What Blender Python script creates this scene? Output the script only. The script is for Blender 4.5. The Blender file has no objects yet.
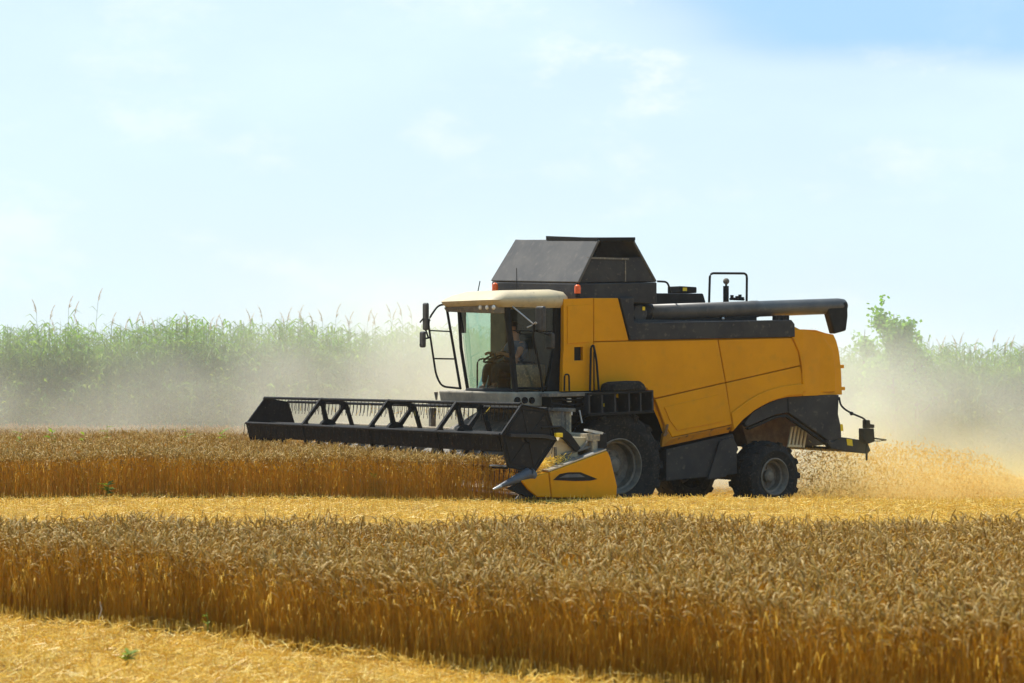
import bpy, bmesh, math, random
import numpy as np
from mathutils import Vector, Matrix

random.seed(7)
rng = np.random.default_rng(11)
SC = bpy.context.scene
COL = SC.collection
PI = math.pi

# ------------------------------------------------------------------ camera model
F = 2200.0            # focal length in pixels
YH = 357.0            # horizon row
H = 2.12              # eye height
TH = math.radians(33.0)
CT, ST = math.cos(TH), math.sin(TH)
OX, OY = 1.576, 33.3  # machine origin (rear near foot of the header)


def bp(px, py, t):
    """pixel on the machine plane t -> (l, z)"""
    k = (px - 512.0) / F
    l = (k * (OY + CT * t) - OX + ST * t) / (CT - k * ST)
    d = OY + ST * l + CT * t
    return l, H - (py - YH) * d / F


def t_for(px, l):
    k = (px - 512.0) / F
    return (OX + CT * l - k * (OY + ST * l)) / (ST + k * CT)


def z_for(py, l, t):
    return H - (py - YH) * (OY + ST * l + CT * t) / F


def to_local(x, y):
    dx, dy = x - OX, y - OY
    return dx * CT + dy * ST, -dx * ST + dy * CT


def P(px, py, t):
    l, z = bp(px, py, t)
    return Vector((l, t, z))


def smooth(a, b, x):
    u = np.clip((x - a) / (b - a), 0, 1)
    return u * u * (3 - 2 * u)


def gz(x, y):
    """height of the ground: the field falls half a metre behind the stubble rise on the right"""
    x = np.asarray(x, float)
    y = np.asarray(y, float)
    bump = 0.02 * np.sin(x * 0.9 + y * 0.35) + 0.015 * np.sin(x * 2.3 - y * 1.1 + 1.0)
    return bump * 0.6 - 0.52 * smooth(-0.8, 1.6, x) * smooth(32.4, 35.8, y)


# ------------------------------------------------------------------ materials
def new_mat(name):
    m = bpy.data.materials.new(name)
    m.use_nodes = True
    nt = m.node_tree
    for n in list(nt.nodes):
        nt.nodes.remove(n)
    out = nt.nodes.new('ShaderNodeOutputMaterial')
    return m, nt, out


def mat(name, c1, c2=None, rough=0.55, scale=4.0, spec=0.4, metallic=0.0, bump=0.0, detail=6.0, lo=0.4, hi=0.65, coat=0.0,
        c3=None, scale3=30.0, lo3=0.55, hi3=0.75):
    m, nt, out = new_mat(name)
    b = nt.nodes.new('ShaderNodeBsdfPrincipled')
    b.inputs['Roughness'].default_value = rough
    b.inputs['Metallic'].default_value = metallic
    b.inputs['Specular IOR Level'].default_value = spec
    b.inputs['Coat Weight'].default_value = coat
    nt.links.new(b.outputs[0], out.inputs[0])
    if c2 is None:
        b.inputs['Base Color'].default_value = (*c1, 1)
        c2 = tuple(min(1, c * 1.25 + 0.004) for c in c1)
    tc = nt.nodes.new('ShaderNodeTexCoord')
    n = nt.nodes.new('ShaderNodeTexNoise')
    n.inputs['Scale'].default_value = scale
    n.inputs['Detail'].default_value = detail
    n.inputs['Roughness'].default_value = 0.65
    nt.links.new(tc.outputs['Object'], n.inputs['Vector'])
    r = nt.nodes.new('ShaderNodeMapRange')
    r.inputs['From Min'].default_value = lo
    r.inputs['From Max'].default_value = hi
    nt.links.new(n.outputs['Fac'], r.inputs['Value'])
    mx = nt.nodes.new('ShaderNodeMix')
    mx.data_type = 'RGBA'
    mx.inputs[6].default_value = (*c1, 1)
    mx.inputs[7].default_value = (*c2, 1)
    nt.links.new(r.outputs[0], mx.inputs[0])
    col = mx.outputs[2]
    if c3 is not None:
        n3 = nt.nodes.new('ShaderNodeTexNoise')
        n3.inputs['Scale'].default_value = scale3
        n3.inputs['Detail'].default_value = 8
        nt.links.new(tc.outputs['Object'], n3.inputs['Vector'])
        r3 = nt.nodes.new('ShaderNodeMapRange')
        r3.inputs['From Min'].default_value = lo3
        r3.inputs['From Max'].default_value = hi3
        nt.links.new(n3.outputs['Fac'], r3.inputs['Value'])
        mx3 = nt.nodes.new('ShaderNodeMix')
        mx3.data_type = 'RGBA'
        mx3.inputs[7].default_value = (*c3, 1)
        nt.links.new(col, mx3.inputs[6])
        nt.links.new(r3.outputs[0], mx3.inputs[0])
        col = mx3.outputs[2]
    nt.links.new(col, b.inputs['Base Color'])
    if bump:
        bn = nt.nodes.new('ShaderNodeBump')
        bn.inputs['Strength'].default_value = bump
        bn.inputs['Distance'].default_value = 0.02
        nt.links.new(n.outputs['Fac'], bn.inputs['Height'])
        nt.links.new(bn.outputs[0], b.inputs['Normal'])
    return m


def leaf_mat(name, cols, trans=0.4, rough=0.6, spec=0.25, tcol=None):
    """thin plant matter: colour varies from strand to strand, light passes through"""
    m, nt, out = new_mat(name)
    g = nt.nodes.new('ShaderNodeNewGeometry')
    ramp = nt.nodes.new('ShaderNodeValToRGB')
    cr = ramp.color_ramp
    while len(cr.elements) < len(cols):
        cr.elements.new(0.5)
    for i, c in enumerate(cols):
        cr.elements[i].position = i / (len(cols) - 1)
        cr.elements[i].color = (*c, 1)
    nt.links.new(g.outputs['Random Per Island'], ramp.inputs[0])
    b = nt.nodes.new('ShaderNodeBsdfPrincipled')
    b.inputs['Roughness'].default_value = rough
    b.inputs['Specular IOR Level'].default_value = spec
    nt.links.new(ramp.outputs[0], b.inputs['Base Color'])
    t = nt.nodes.new('ShaderNodeBsdfTranslucent')
    if tcol:
        mx = nt.nodes.new('ShaderNodeMix')
        mx.data_type = 'RGBA'
        mx.blend_type = 'MULTIPLY'
        mx.inputs[0].default_value = 1.0
        mx.inputs[7].default_value = (*tcol, 1)
        nt.links.new(ramp.outputs[0], mx.inputs[6])
        nt.links.new(mx.outputs[2], t.inputs[0])
    else:
        nt.links.new(ramp.outputs[0], t.inputs[0])
    ms = nt.nodes.new('ShaderNodeMixShader')
    ms.inputs[0].default_value = trans
    nt.links.new(b.outputs[0], ms.inputs[1])
    nt.links.new(t.outputs[0], ms.inputs[2])
    nt.links.new(ms.outputs[0], out.inputs[0])
    return m


def glass_mat(name, tint, refl=1.45):
    m, nt, out = new_mat(name)
    tr = nt.nodes.new('ShaderNodeBsdfTransparent')
    tr.inputs[0].default_value = (*tint, 1)
    gl = nt.nodes.new('ShaderNodeBsdfGlossy')
    gl.inputs['Roughness'].default_value = 0.03
    fr = nt.nodes.new('ShaderNodeFresnel')
    fr.inputs[0].default_value = refl
    ms = nt.nodes.new('ShaderNodeMixShader')
    nt.links.new(fr.outputs[0], ms.inputs[0])
    nt.links.new(tr.outputs[0], ms.inputs[1])
    nt.links.new(gl.outputs[0], ms.inputs[2])
    nt.links.new(ms.outputs[0], out.inputs[0])
    return m


DUSTC = (0.33, 0.27, 0.19)
M = {}
M['yellow'] = mat('yellow_paint', (0.665, 0.275, 0.0), (0.60, 0.245, 0.0), rough=0.45, scale=1.6, spec=0.13, bump=0.06,
                  c3=(0.52, 0.235, 0.006), scale3=5.0, lo3=0.55, hi3=0.85)
M['yellow_low'] = mat('scuffed_yellow_paint', (0.62, 0.27, 0.006), (0.45, 0.21, 0.03), rough=0.5, scale=3.0,
                      c3=(0.10, 0.07, 0.04), scale3=9.0, lo3=0.6, hi3=0.7)
M['grey'] = mat('dark_grey_plastic', (0.022, 0.022, 0.025), (0.040, 0.038, 0.037), spec=0.25, rough=0.6, scale=2.5, c3=(0.16, 0.13, 0.10), scale3=12, lo3=0.6, hi3=0.9)
M['tank'] = mat('hopper_grey_paint', (0.060, 0.056, 0.053), (0.095, 0.085, 0.075), rough=0.45, scale=1.8, c3=(0.14, 0.12, 0.10), scale3=10, lo3=0.55, hi3=0.9)
M['black'] = mat('black_steel', (0.006, 0.006, 0.007), (0.014, 0.0135, 0.013), spec=0.2, rough=0.6, scale=6, c3=(0.07, 0.055, 0.04), scale3=18, lo3=0.64, hi3=0.9)
M['reel'] = mat('dusty_black_steel', (0.006, 0.006, 0.007), (0.015, 0.0145, 0.0145), spec=0.18, rough=0.65, scale=7, c3=(0.15, 0.12, 0.09), scale3=22, lo3=0.6, hi3=0.85)
M['shield'] = mat('black_shield_plate', (0.007, 0.007, 0.009), (0.012, 0.012, 0.0135), spec=0.2, rough=0.5, scale=5, c3=(0.07, 0.058, 0.045), scale3=14, lo3=0.60, hi3=0.85, bump=0.15)
M['dusty'] = mat('chaff_covered_metal', (0.30, 0.25, 0.17), (0.17, 0.15, 0.12), rough=0.85, scale=7, c3=(0.48, 0.38, 0.22), scale3=25, lo3=0.5, hi3=0.7, bump=0.3)
M['deckgrey'] = mat('dusty_grey_steel', (0.16, 0.145, 0.12), (0.10, 0.092, 0.08), rough=0.75, scale=5, c3=(0.33, 0.27, 0.19), scale3=20, lo3=0.5, hi3=0.8)
M['platform'] = mat('dusty_platform_paint', (0.30, 0.27, 0.21), (0.20, 0.18, 0.145), rough=0.75, scale=5, c3=(0.42, 0.35, 0.24), scale3=20, lo3=0.5, hi3=0.8)
M['cream'] = mat('cream_roof_paint', (0.52, 0.42, 0.25), (0.42, 0.345, 0.225), rough=0.6, scale=3, c3=(0.32, 0.25, 0.16), scale3=14, lo3=0.58, hi3=0.85)
M['rubber'] = mat('tyre_rubber', (0.009, 0.009, 0.010), (0.020, 0.019, 0.018), rough=0.85, scale=8, c3=(0.10, 0.08, 0.055), scale3=30, lo3=0.55, hi3=0.85, spec=0.25)
M['rim'] = mat('dusty_rim_metal', (0.12, 0.105, 0.085), (0.20, 0.17, 0.13), rough=0.65, scale=9, c3=(0.10, 0.06, 0.035), scale3=25, lo3=0.6, hi3=0.85)
M['steel'] = mat('worn_bright_steel', (0.50, 0.49, 0.47), (0.38, 0.36, 0.33), rough=0.32, scale=8, metallic=0.7)
M['tip'] = mat('blue_grey_steel', (0.06, 0.07, 0.09), (0.10, 0.105, 0.11), rough=0.5, scale=6, metallic=0.1)
M['orange'] = mat('orange_lens', (0.85, 0.13, 0.015), (0.7, 0.10, 0.01), rough=0.2, scale=20)
M['lamp'] = mat('clear_lamp_lens', (0.75, 0.73, 0.66), (0.6, 0.58, 0.52), rough=0.15, scale=20)
M['sticker'] = mat('yellow_sticker', (0.80, 0.55, 0.01), (0.7, 0.48, 0.02), rough=0.5, scale=20)
M['plate'] = mat('pale_plate', (0.55, 0.54, 0.50), (0.42, 0.40, 0.36), rough=0.5, scale=20)
M['tine'] = mat('pale_fin_metal', (0.62, 0.50, 0.30), (0.5, 0.4, 0.24), rough=0.6, scale=12)
M['rust'] = mat('straw_stained_metal', (0.14, 0.075, 0.035), (0.22, 0.13, 0.06), rough=0.85, scale=8)
M['seat'] = mat('dark_seat_fabric', (0.02, 0.02, 0.022), (0.035, 0.033, 0.032), rough=0.9, scale=12)
M['screen'] = mat('pale_blue_plastic', (0.34, 0.50, 0.58), (0.28, 0.42, 0.5), rough=0.35, scale=10)
M['mirror'] = mat('mirror_back_plastic', (0.03, 0.028, 0.028), (0.06, 0.055, 0.05), rough=0.5, scale=12)
M['skin'] = mat('skin', (0.45, 0.23, 0.15), (0.38, 0.18, 0.11), rough=0.55, scale=14)
M['hair'] = mat('dark_hair', (0.03, 0.02, 0.014), (0.05, 0.035, 0.025), rough=0.7, scale=30)
M['shirt'] = mat('dark_blue_cloth', (0.05, 0.075, 0.15), (0.07, 0.095, 0.17), rough=0.9, scale=18)
M['trouser'] = mat('grey_cloth', (0.04, 0.04, 0.045), (0.06, 0.058, 0.06), rough=0.9, scale=18)
M['glass'] = glass_mat('greenish_cab_glass', (0.64, 0.78, 0.71), 1.5)
M['glass_side'] = glass_mat('tinted_door_glass', (0.84, 0.88, 0.86), 1.5)

M['stem'] = leaf_mat('wheat_stem', [(0.70, 0.415, 0.03), (0.80, 0.51, 0.055), (0.60, 0.345, 0.022), (0.85, 0.58, 0.10), (0.72, 0.45, 0.04)], trans=0.62)
M['ear'] = leaf_mat('wheat_ear', [(0.46, 0.275, 0.042), (0.60, 0.395, 0.09), (0.32, 0.185, 0.026), (0.76, 0.57, 0.24), (0.52, 0.32, 0.05), (0.36, 0.215, 0.032)], trans=0.38, spec=0.3, rough=0.45)
M['dryleaf'] = leaf_mat('dry_wheat_leaf', [(0.62, 0.40, 0.05), (0.70, 0.48, 0.10), (0.5, 0.31, 0.03)], trans=0.55)
M['straw'] = leaf_mat('cut_straw', [(0.88, 0.58, 0.06), (0.95, 0.70, 0.12), (0.74, 0.44, 0.035), (0.96, 0.80, 0.28), (0.84, 0.55, 0.06)], trans=0.32, spec=0.45, rough=0.42)
M['flystraw'] = leaf_mat('chopped_straw', [(0.90, 0.62, 0.14), (0.96, 0.74, 0.24), (0.80, 0.52, 0.09), (0.97, 0.82, 0.38)], trans=0.55, rough=0.6)
M['reed'] = leaf_mat('reed_leaf', [(0.10, 0.185, 0.022), (0.15, 0.25, 0.033), (0.08, 0.16, 0.022), (0.21, 0.29, 0.045), (0.13, 0.22, 0.027)], trans=0.5, tcol=(1.4, 1.6, 0.7))
M['plume'] = leaf_mat('reed_plume', [(0.52, 0.42, 0.28), (0.62, 0.50, 0.34), (0.46, 0.35, 0.24)], trans=0.55)
M['weed'] = leaf_mat('weed_leaf', [(0.17, 0.24, 0.025), (0.25, 0.32, 0.04), (0.12, 0.19, 0.025)], trans=0.45, tcol=(1.3, 1.4, 0.7))
M['treeleaf'] = leaf_mat('tree_leaf', [(0.15, 0.29, 0.03), (0.22, 0.38, 0.05), (0.11, 0.23, 0.025)], trans=0.5, tcol=(1.4, 1.5, 0.8))
M['bark'] = mat('bark', (0.12, 0.09, 0.06), (0.18, 0.14, 0.10), rough=0.9, scale=10)
M['deadstalk'] = mat('bleached_stalk', (0.62, 0.55, 0.42), (0.5, 0.43, 0.3), rough=0.7, scale=20)

# ground: soil and chaff under the straw
m, nt, out = new_mat('stubble_soil')
b = nt.nodes.new('ShaderNodeBsdfPrincipled')
b.inputs['Roughness'].default_value = 0.9
b.inputs['Specular IOR Level'].default_value = 0.15
tc = nt.nodes.new('ShaderNodeTexCoord')
n1 = nt.nodes.new('ShaderNodeTexNoise'); n1.inputs['Scale'].default_value = 1.1; n1.inputs['Detail'].default_value = 10; n1.inputs['Roughness'].default_value = 0.7
n2 = nt.nodes.new('ShaderNodeTexNoise'); n2.inputs['Scale'].default_value = 38; n2.inputs['Detail'].default_value = 6
for n in (n1, n2):
    nt.links.new(tc.outputs['Object'], n.inputs['Vector'])
r1 = nt.nodes.new('ShaderNodeValToRGB')
r1.color_ramp.elements[0].position = 0.32; r1.color_ramp.elements[0].color = (0.22, 0.115, 0.02, 1)
r1.color_ramp.elements[1].position = 0.68; r1.color_ramp.elements[1].color = (0.60, 0.38, 0.07, 1)
mx = nt.nodes.new('ShaderNodeMix'); mx.data_type = 'RGBA'; mx.blend_type = 'MULTIPLY'; mx.inputs[0].default_value = 0.6
r2 = nt.nodes.new('ShaderNodeValToRGB')
r2.color_ramp.elements[0].position = 0.35; r2.color_ramp.elements[0].color = (0.35, 0.3, 0.25, 1)
r2.color_ramp.elements[1].position = 0.65; r2.color_ramp.elements[1].color = (1.0, 1.0, 1.0, 1)
nt.links.new(n1.outputs['Fac'], r1.inputs[0]); nt.links.new(n2.outputs['Fac'], r2.inputs[0])
nt.links.new(r1.outputs[0], mx.inputs[6]); nt.links.new(r2.outputs[0], mx.inputs[7])
nt.links.new(mx.outputs[2], b.inputs['Base Color'])
bn = nt.nodes.new('ShaderNodeBump'); bn.inputs['Strength'].default_value = 0.6; bn.inputs['Distance'].default_value = 0.04
nt.links.new(n2.outputs['Fac'], bn.inputs['Height']); nt.links.new(bn.outputs[0], b.inputs['Normal'])
nt.links.new(b.outputs[0], out.inputs[0])
M['soil'] = m


# ------------------------------------------------------------------ object helpers
def tag(o, label=None, cat=None, group=None, kind=None):
    if label: o['label'] = label
    if cat: o['category'] = cat
    if group: o['group'] = group
    if kind: o['kind'] = kind
    return o


def empty(name, loc=(0, 0, 0), rz=0.0):
    o = bpy.data.objects.new(name, None)
    o.empty_display_size = 0.2
    o.location = loc
    o.rotation_euler = (0, 0, rz)
    COL.objects.link(o)
    return o


def obj(name, bm, material, parent=None, bevel=0.0, smooth_shade=False, seg=2):
    bmesh.ops.recalc_face_normals(bm, faces=bm.faces)
    me = bpy.data.meshes.new(name)
    bm.to_mesh(me)
    bm.free()
    mats = material if isinstance(material, (list, tuple)) else [material]
    for mm in mats:
        me.materials.append(mm)
    if smooth_shade:
        for p in me.polygons:
            p.use_smooth = True
        me.set_sharp_from_angle(angle=math.radians(38))
    o = bpy.data.objects.new(name, me)
    COL.objects.link(o)
    if parent is not None:
        o.parent = parent
    if bevel > 0:
        md = o.modifiers.new('bevel', 'BEVEL')
        md.width = bevel
        md.segments = seg
        md.limit_method = 'ANGLE'
        md.angle_limit = math.radians(35)
    return o


def prism(bm, pts, t0, t1, mi=0):
    """pts: (l, z) outline; extruded from t0 to t1"""
    va = [bm.verts.new((p[0], t0, p[1])) for p in pts]
    vb = [bm.verts.new((p[0], t1, p[1])) for p in pts]
    fs = [bm.faces.new(va), bm.faces.new(vb[::-1])]
    n = len(pts)
    for i in range(n):
        j = (i + 1) % n
        fs.append(bm.faces.new((va[j], va[i], vb[i], vb[j])))
    for f in fs:
        f.material_index = mi
    return fs


def pprism(bm, pix, t0, t1, mi=0, tp=None):
    return prism(bm, [bp(x, y, t0 if tp is None else tp) for x, y in pix], t0, t1, mi)


def box(bm, lo, hi, mi=0):
    x0, y0, z0 = lo
    x1, y1, z1 = hi
    return prism(bm, [(x0, z0), (x1, z0), (x1, z1), (x0, z1)], y0, y1, mi)


def hexa(bm, c8):
    v = [bm.verts.new(c) for c in c8]
    for q in ((0, 1, 2, 3), (7, 6, 5, 4), (0, 4, 5, 1), (1, 5, 6, 2), (2, 6, 7, 3), (3, 7, 4, 0)):
        bm.faces.new([v[i] for i in q])


def slab(bm, quad, th, direction=None):
    """a quad in 3-D given a thickness along its normal"""
    q = [Vector(p) for p in quad]
    n = (q[1] - q[0]).cross(q[3] - q[0]).normalized()
    if direction is not None and n.dot(Vector(direction)) < 0:
        n = -n
    hexa(bm, q + [p + n * th for p in q])


def tube(bm, path, r, seg=8, caps=True, rs=None):
    pts = [Vector(p) for p in path]
    rings = []
    n = len(pts)
    for i, p in enumerate(pts):
        if i == 0: d = pts[1] - pts[0]
        elif i == n - 1: d = pts[-1] - pts[-2]
        else: d = (pts[i + 1] - p).normalized() + (p - pts[i - 1]).normalized()
        d.normalize()
        a = Vector((0, 0, 1)) if abs(d.z) < 0.9 else Vector((1, 0, 0))
        u = d.cross(a).normalized()
        v = d.cross(u).normalized()
        rr = rs[i] if rs else r
        rings.append([bm.verts.new(p + (u * math.cos(2 * PI * k / seg) + v * math.sin(2 * PI * k / seg)) * rr) for k in range(seg)])
    for a, b2 in zip(rings[:-1], rings[1:]):
        for k in range(seg):
            bm.faces.new((a[k], a[(k + 1) % seg], b2[(k + 1) % seg], b2[k]))
    if caps:
        bm.faces.new(rings[0][::-1])
        bm.faces.new(rings[-1])


def round_path(pts, r=0.05, n=4):
    pts = [Vector(p) for p in pts]
    out = [pts[0]]
    for i in range(1, len(pts) - 1):
        a, p, c = pts[i - 1], pts[i], pts[i + 1]
        ra = min(r, (a - p).length * 0.45, (c - p).length * 0.45)
        s = p + (a - p).normalized() * ra
        e = p + (c - p).normalized() * ra
        for k in range(n + 1):
            u = k / n
            out.append(s * (1 - u) ** 2 + p * 2 * u * (1 - u) + e * u * u)
    out.append(pts[-1])
    return out


def lathe(bm, prof, seg=40, axis_c=(0, 0, 0)):
    """profile (radius, y) turned round the y axis"""
    cx, cy, cz = axis_c
    rings = []
    for r, y in prof:
        rings.append([bm.verts.new((cx + r * math.cos(2 * PI * k / seg), cy + y, cz + r * math.sin(2 * PI * k / seg))) for k in range(seg)])
    for a, b2 in zip(rings[:-1], rings[1:]):
        for k in range(seg):
            bm.faces.new((a[k], a[(k + 1) % seg], b2[(k + 1) % seg], b2[k]))
    return rings


def BM():
    return bmesh.new()


# ------------------------------------------------------------------ combine harvester
HV = empty('combine_harvester', (OX, OY, 0), TH)
tag(HV, 'large yellow combine harvester with grey hopper cutting the wheat, dust rising behind it', 'combine harvester')

TN, TF = 1.60, 4.28          # near and far flank of the body

# --- body core: the flank outline carried right across the machine
core_pix = [(594, 302), (600, 300), (622, 300), (629, 325), (790, 323), (806, 331), (826, 336), (836, 352), (838, 372), (838, 392), (786, 394),
            (768, 399), (752, 408), (740, 419), (731, 429), (668, 443), (660, 420), (650, 398), (594, 390)]
bm = BM()
pprism(bm, core_pix, TN + 0.05, TF, tp=TN)
bmesh.ops.recalc_face_normals(bm, faces=bm.faces)
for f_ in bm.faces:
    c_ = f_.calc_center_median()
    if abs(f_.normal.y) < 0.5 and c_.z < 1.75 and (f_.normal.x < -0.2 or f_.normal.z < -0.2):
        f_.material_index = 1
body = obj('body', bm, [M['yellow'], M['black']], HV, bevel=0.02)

# --- flank panels, each a skin of its own standing proud of the core
def panel(name, pix, t0=TN - 0.02, t1=TN + 0.06, m='yellow', bevel=0.014, parent=HV):
    b_ = BM()
    pprism(b_, pix, t0, t1, tp=TN)
    return obj(name, b_, M[m], parent, bevel=bevel, seg=3)

b_ = BM(); pprism(b_, [(564.5, 300.5), (591.5, 299.5), (591.5, 389), (563.5, 390)], TN + 0.066, TN + 0.75, tp=TN)
obj('cabinet_box', b_, M['yellow_low'], HV, bevel=0.01)
# front cabinet with its recessed opening (built as pieces round the hole)
b_ = BM()
for pix in ([(563, 299), (592.5, 298), (592.5, 346.5), (563, 347.5)],
            [(562.2, 361), (592.5, 360), (592.5, 390.6), (561.4, 391.4)],
            [(563, 347.5), (573.5, 347.2), (573.5, 360.6), (562.2, 361)],
            [(582.2, 346.9), (592.5, 346.5), (592.5, 360), (582.2, 360.3)]):
    pprism(b_, pix, TN - 0.02, TN + 0.06, tp=TN)
bmesh.ops.remove_doubles(b_, verts=b_.verts, dist=0.0005)
cab_panel = obj('side_panel', b_, M['yellow'], HV)
b_ = BM(); pprism(b_, [(573.2, 346.8), (582.5, 346.5), (582.5, 360.7), (573.2, 361)], TN + 0.045, TN + 0.065, tp=TN)
obj('recess', b_, M['black'], cab_panel)
b_ = BM(); pprism(b_, [(566.5, 306), (589, 304.5), (589, 342), (566.5, 344)], TN - 0.032, TN - 0.02, tp=TN)
obj('raised_pressing', b_, M['yellow'], cab_panel, bevel=0.01)

panel('side_panel', [(593.3, 298), (617.5, 298), (628.2, 340.5), (593.3, 341.5)])
panel('side_panel', [(593.3, 342.3), (628, 341.3), (717, 339.6), (724.6, 382.3), (654, 398.3), (646, 388), (593.3, 390.4)])
lowp = panel('side_panel', [(654.5, 399.2), (724.8, 383.1), (731.3, 424.4), (671.5, 437.2), (664, 424), (658, 408)])
b_ = BM()
la = [bp(664.2, 424.5, TN), bp(671.5, 437.9, TN), bp(731.3, 425.1, TN), bp(732.8, 432.6, TN), bp(665.5, 447.2, TN)]
lt = [TN - 0.015, TN - 0.015, TN - 0.015, TN + 0.10, TN + 0.10]
va = [b_.verts.new((p[0], t, p[1])) for p, t in zip(la, lt)]
vb = [b_.verts.new((p[0], t + 0.07, p[1])) for p, t in zip(la, lt)]
b_.faces.new(va); b_.faces.new(vb[::-1])
for i in range(5):
    j = (i + 1) % 5
    b_.faces.new((va[j], va[i], vb[i], vb[j]))
tag(obj('lower_valance', b_, M['yellow_low'], HV, bevel=0.01), 'scuffed lower edge strip of the flank')
b_ = BM(); pprism(b_, [(663, 407), (717, 394.5), (722, 421.5), (676, 430.5), (668.5, 420)], TN - 0.035, TN - 0.02, tp=TN)
obj('raised_pressing', b_, M['yellow'], lowp, bevel=0.014)
b_ = BM()
for pix in ([(663.0, 431.5), (665.3, 424), (667.2, 424.3), (665, 433)], [(661.5, 435), (664, 432), (667, 432.5), (663.5, 436.5)]):
    pprism(b_, pix, TN - 0.045, TN - 0.036, tp=TN)
obj('scrape', b_, M['rust'], lowp)

# rear panels with the arch over the steering wheel
panel('side_panel', [(717.8, 339.6), (791, 337.8), (797.6, 352), (799.6, 365.3), (725.4, 382.2)])
arch = [(732.2, 431.6), (735, 427.4), (741.6, 420.4), (747.5, 415.2), (754, 410.4), (761.5, 406), (769.5, 402), (778, 399), (787, 397), (801.8, 396)]
panel('side_panel', [(725.5, 383), (799.7, 366.2), (801.6, 380)] + arch[::-1])
b_ = BM()
archo = [(729.8, 413), (737, 407.5), (747, 400), (757, 394.2), (768, 389.6), (780, 386.2), (792, 384.4), (801.6, 383.8)]
archi = [(732.2, 430), (741.6, 419.4), (754, 409.2), (769.5, 400.8), (787, 395.8), (801.7, 394.8)]
pprism(b_, archo + archi[::-1], TN - 0.05, TN - 0.02, tp=TN)
obj('wheel_arch_flare', b_, M['yellow'], HV, bevel=0.02, seg=3)

# rounded rear hood, drawn in towards the tail
hood_pix = [(792.6, 330), (803, 329.3), (816, 330), (826, 333.2), (833.5, 334.6), (836.5, 341), (838.8, 350), (840.3, 362), (841.3, 372), (841.8, 388), (842.2, 394.6), (803, 396), (801.2, 366), (798.3, 352), (792.4, 338.5)]
b_ = BM()
va, vb = [], []
for x, y in hood_pix:
    u = max(0.0, (x - 800) / 42.0)
    l, z = bp(x, y, TN - 0.02 + 0.16 * u * u)
    va.append(b_.verts.new((l, TN - 0.02 + 0.16 * u * u, z)))
    vb.append(b_.verts.new((l, TF - 0.16 * u * u, z)))
b_.faces.new(va); b_.faces.new(vb[::-1])
for i in range(len(va)):
    j = (i + 1) % len(va)
    b_.faces.new((va[j], va[i], vb[i], vb[j]))
bmesh.ops.triangulate(b_, faces=[f for f in b_.faces if len(f.verts) > 4])
hood = obj('rear_hood', b_, M['yellow'], HV, bevel=0.03, seg=3)
b_ = BM(); pprism(b_, [(791.8, 338.5), (795, 338.5), (801.2, 352), (803.6, 366), (805, 392), (801.4, 392), (800.4, 366), (797.6, 352)], TN - 0.045, TN + 0.0, tp=TN)
obj('corner_bead', b_, M['yellow'], hood, bevel=0.012)
b_ = BM()
for x, y in ((842.5, 366.5), (843.5, 388.5)):
    p = P(x, y, TN + 0.2)
    b_ = BM(); box(b_, (p.x - 0.08, p.y - 0.03, p.z - 0.03), (p.x + 0.015, p.y + 0.1, p.z + 0.03))
    obj('hood_hinge', b_, M['yellow'], hood, bevel=0.01)

# grey rail band along the top of the flank and its slanted front leg
b_ = BM()
pprism(b_, [(618.3, 298), (632.4, 297.2), (632.6, 322.6), (790, 319.8), (793.2, 324), (793.6, 337), (629, 340.2)], TN - 0.045, TN + 0.10, tp=TN)
rail = obj('top_rail', b_, M['grey'], HV, bevel=0.015)
b_ = BM()
for x in (779, 786.5):
    p = P(x, 317, TN + 0.02)
    b_ = BM(); box(b_, (p.x - 0.05, p.y - 0.02, p.z - 0.06), (p.x + 0.05, p.y + 0.12, p.z + 0.03))
    obj('bracket', b_, M['black'], rail, bevel=0.008)
# roof deck of the body behind the rail
b_ = BM()
l0, z0 = bp(632, 318, TN); l1, _ = bp(792, 318, TN)
box(b_, (l0, TN + 0.11, z0 - 0.2), (l1, TF - 0.05, z0 - 0.02))
obj('roof_deck', b_, M['grey'], HV, bevel=0.01)

# --- grain tank and folding hopper
g0 = bp(577, 282, 1.65)
lb0, zb0 = g0
lt0, zt0 = bp(597.7, 239.2, 1.65)
lb1, zb1 = bp(657.5, 281, 1.65)
lt1, zt1 = bp(634, 238.4, 1.65)
tb = t_for(490.8, lb0); zbf = z_for(280.6, lb0, tb)
tt = t_for(515.6, lt0); ztf = z_for(239.4, lt0, tt)
TFAR = tb
b_ = BM()
zlow = z_for(296, lb0, 1.65)
hexa(b_, [(lb0, 1.66, zlow - 0.1), (lb1, 1.66, zlow - 0.1), (lb1, TFAR - 0.02, zlow - 0.1), (lb0, TFAR - 0.02, zlow - 0.1),
          (lb0, 1.66, zb0 - 0.02), (lb1, 1.66, zb1 - 0.02), (lb1, TFAR - 0.02, zbf - 0.02), (lb0, TFAR - 0.02, zbf - 0.02)])
tank = obj('grain_tank', b_, M['grey'], HV, bevel=0.02)
b_ = BM()
slab(b_, [(lb0, 1.63, zb0), (lb0, TFAR, zbf), (lt0, tt, ztf), (lt0, 1.63, zt0)], 0.045, (1, 0, -0.5))
obj('hopper_front_panel', b_, M['tank'], tank, bevel=0.012)
b_ = BM()
slab(b_, [(lb1, 1.66, zb1), (lb1, TFAR, zbf), (lt1, tt, ztf + 0.02), (lt1, 1.66, zt1)], 0.04, (-1, 0, -0.5))
obj('hopper_rear_panel', b_, M['tank'], tank, bevel=0.012)
b_ = BM()   # far side
slab(b_, [(lb0, TFAR, zbf), (lb1, TFAR, zbf), (lt1, tt, ztf), (lt0, tt, ztf)], 0.03, (0, -1, 0))
obj('hopper_side_panel', b_, M['tank'], tank)
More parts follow.
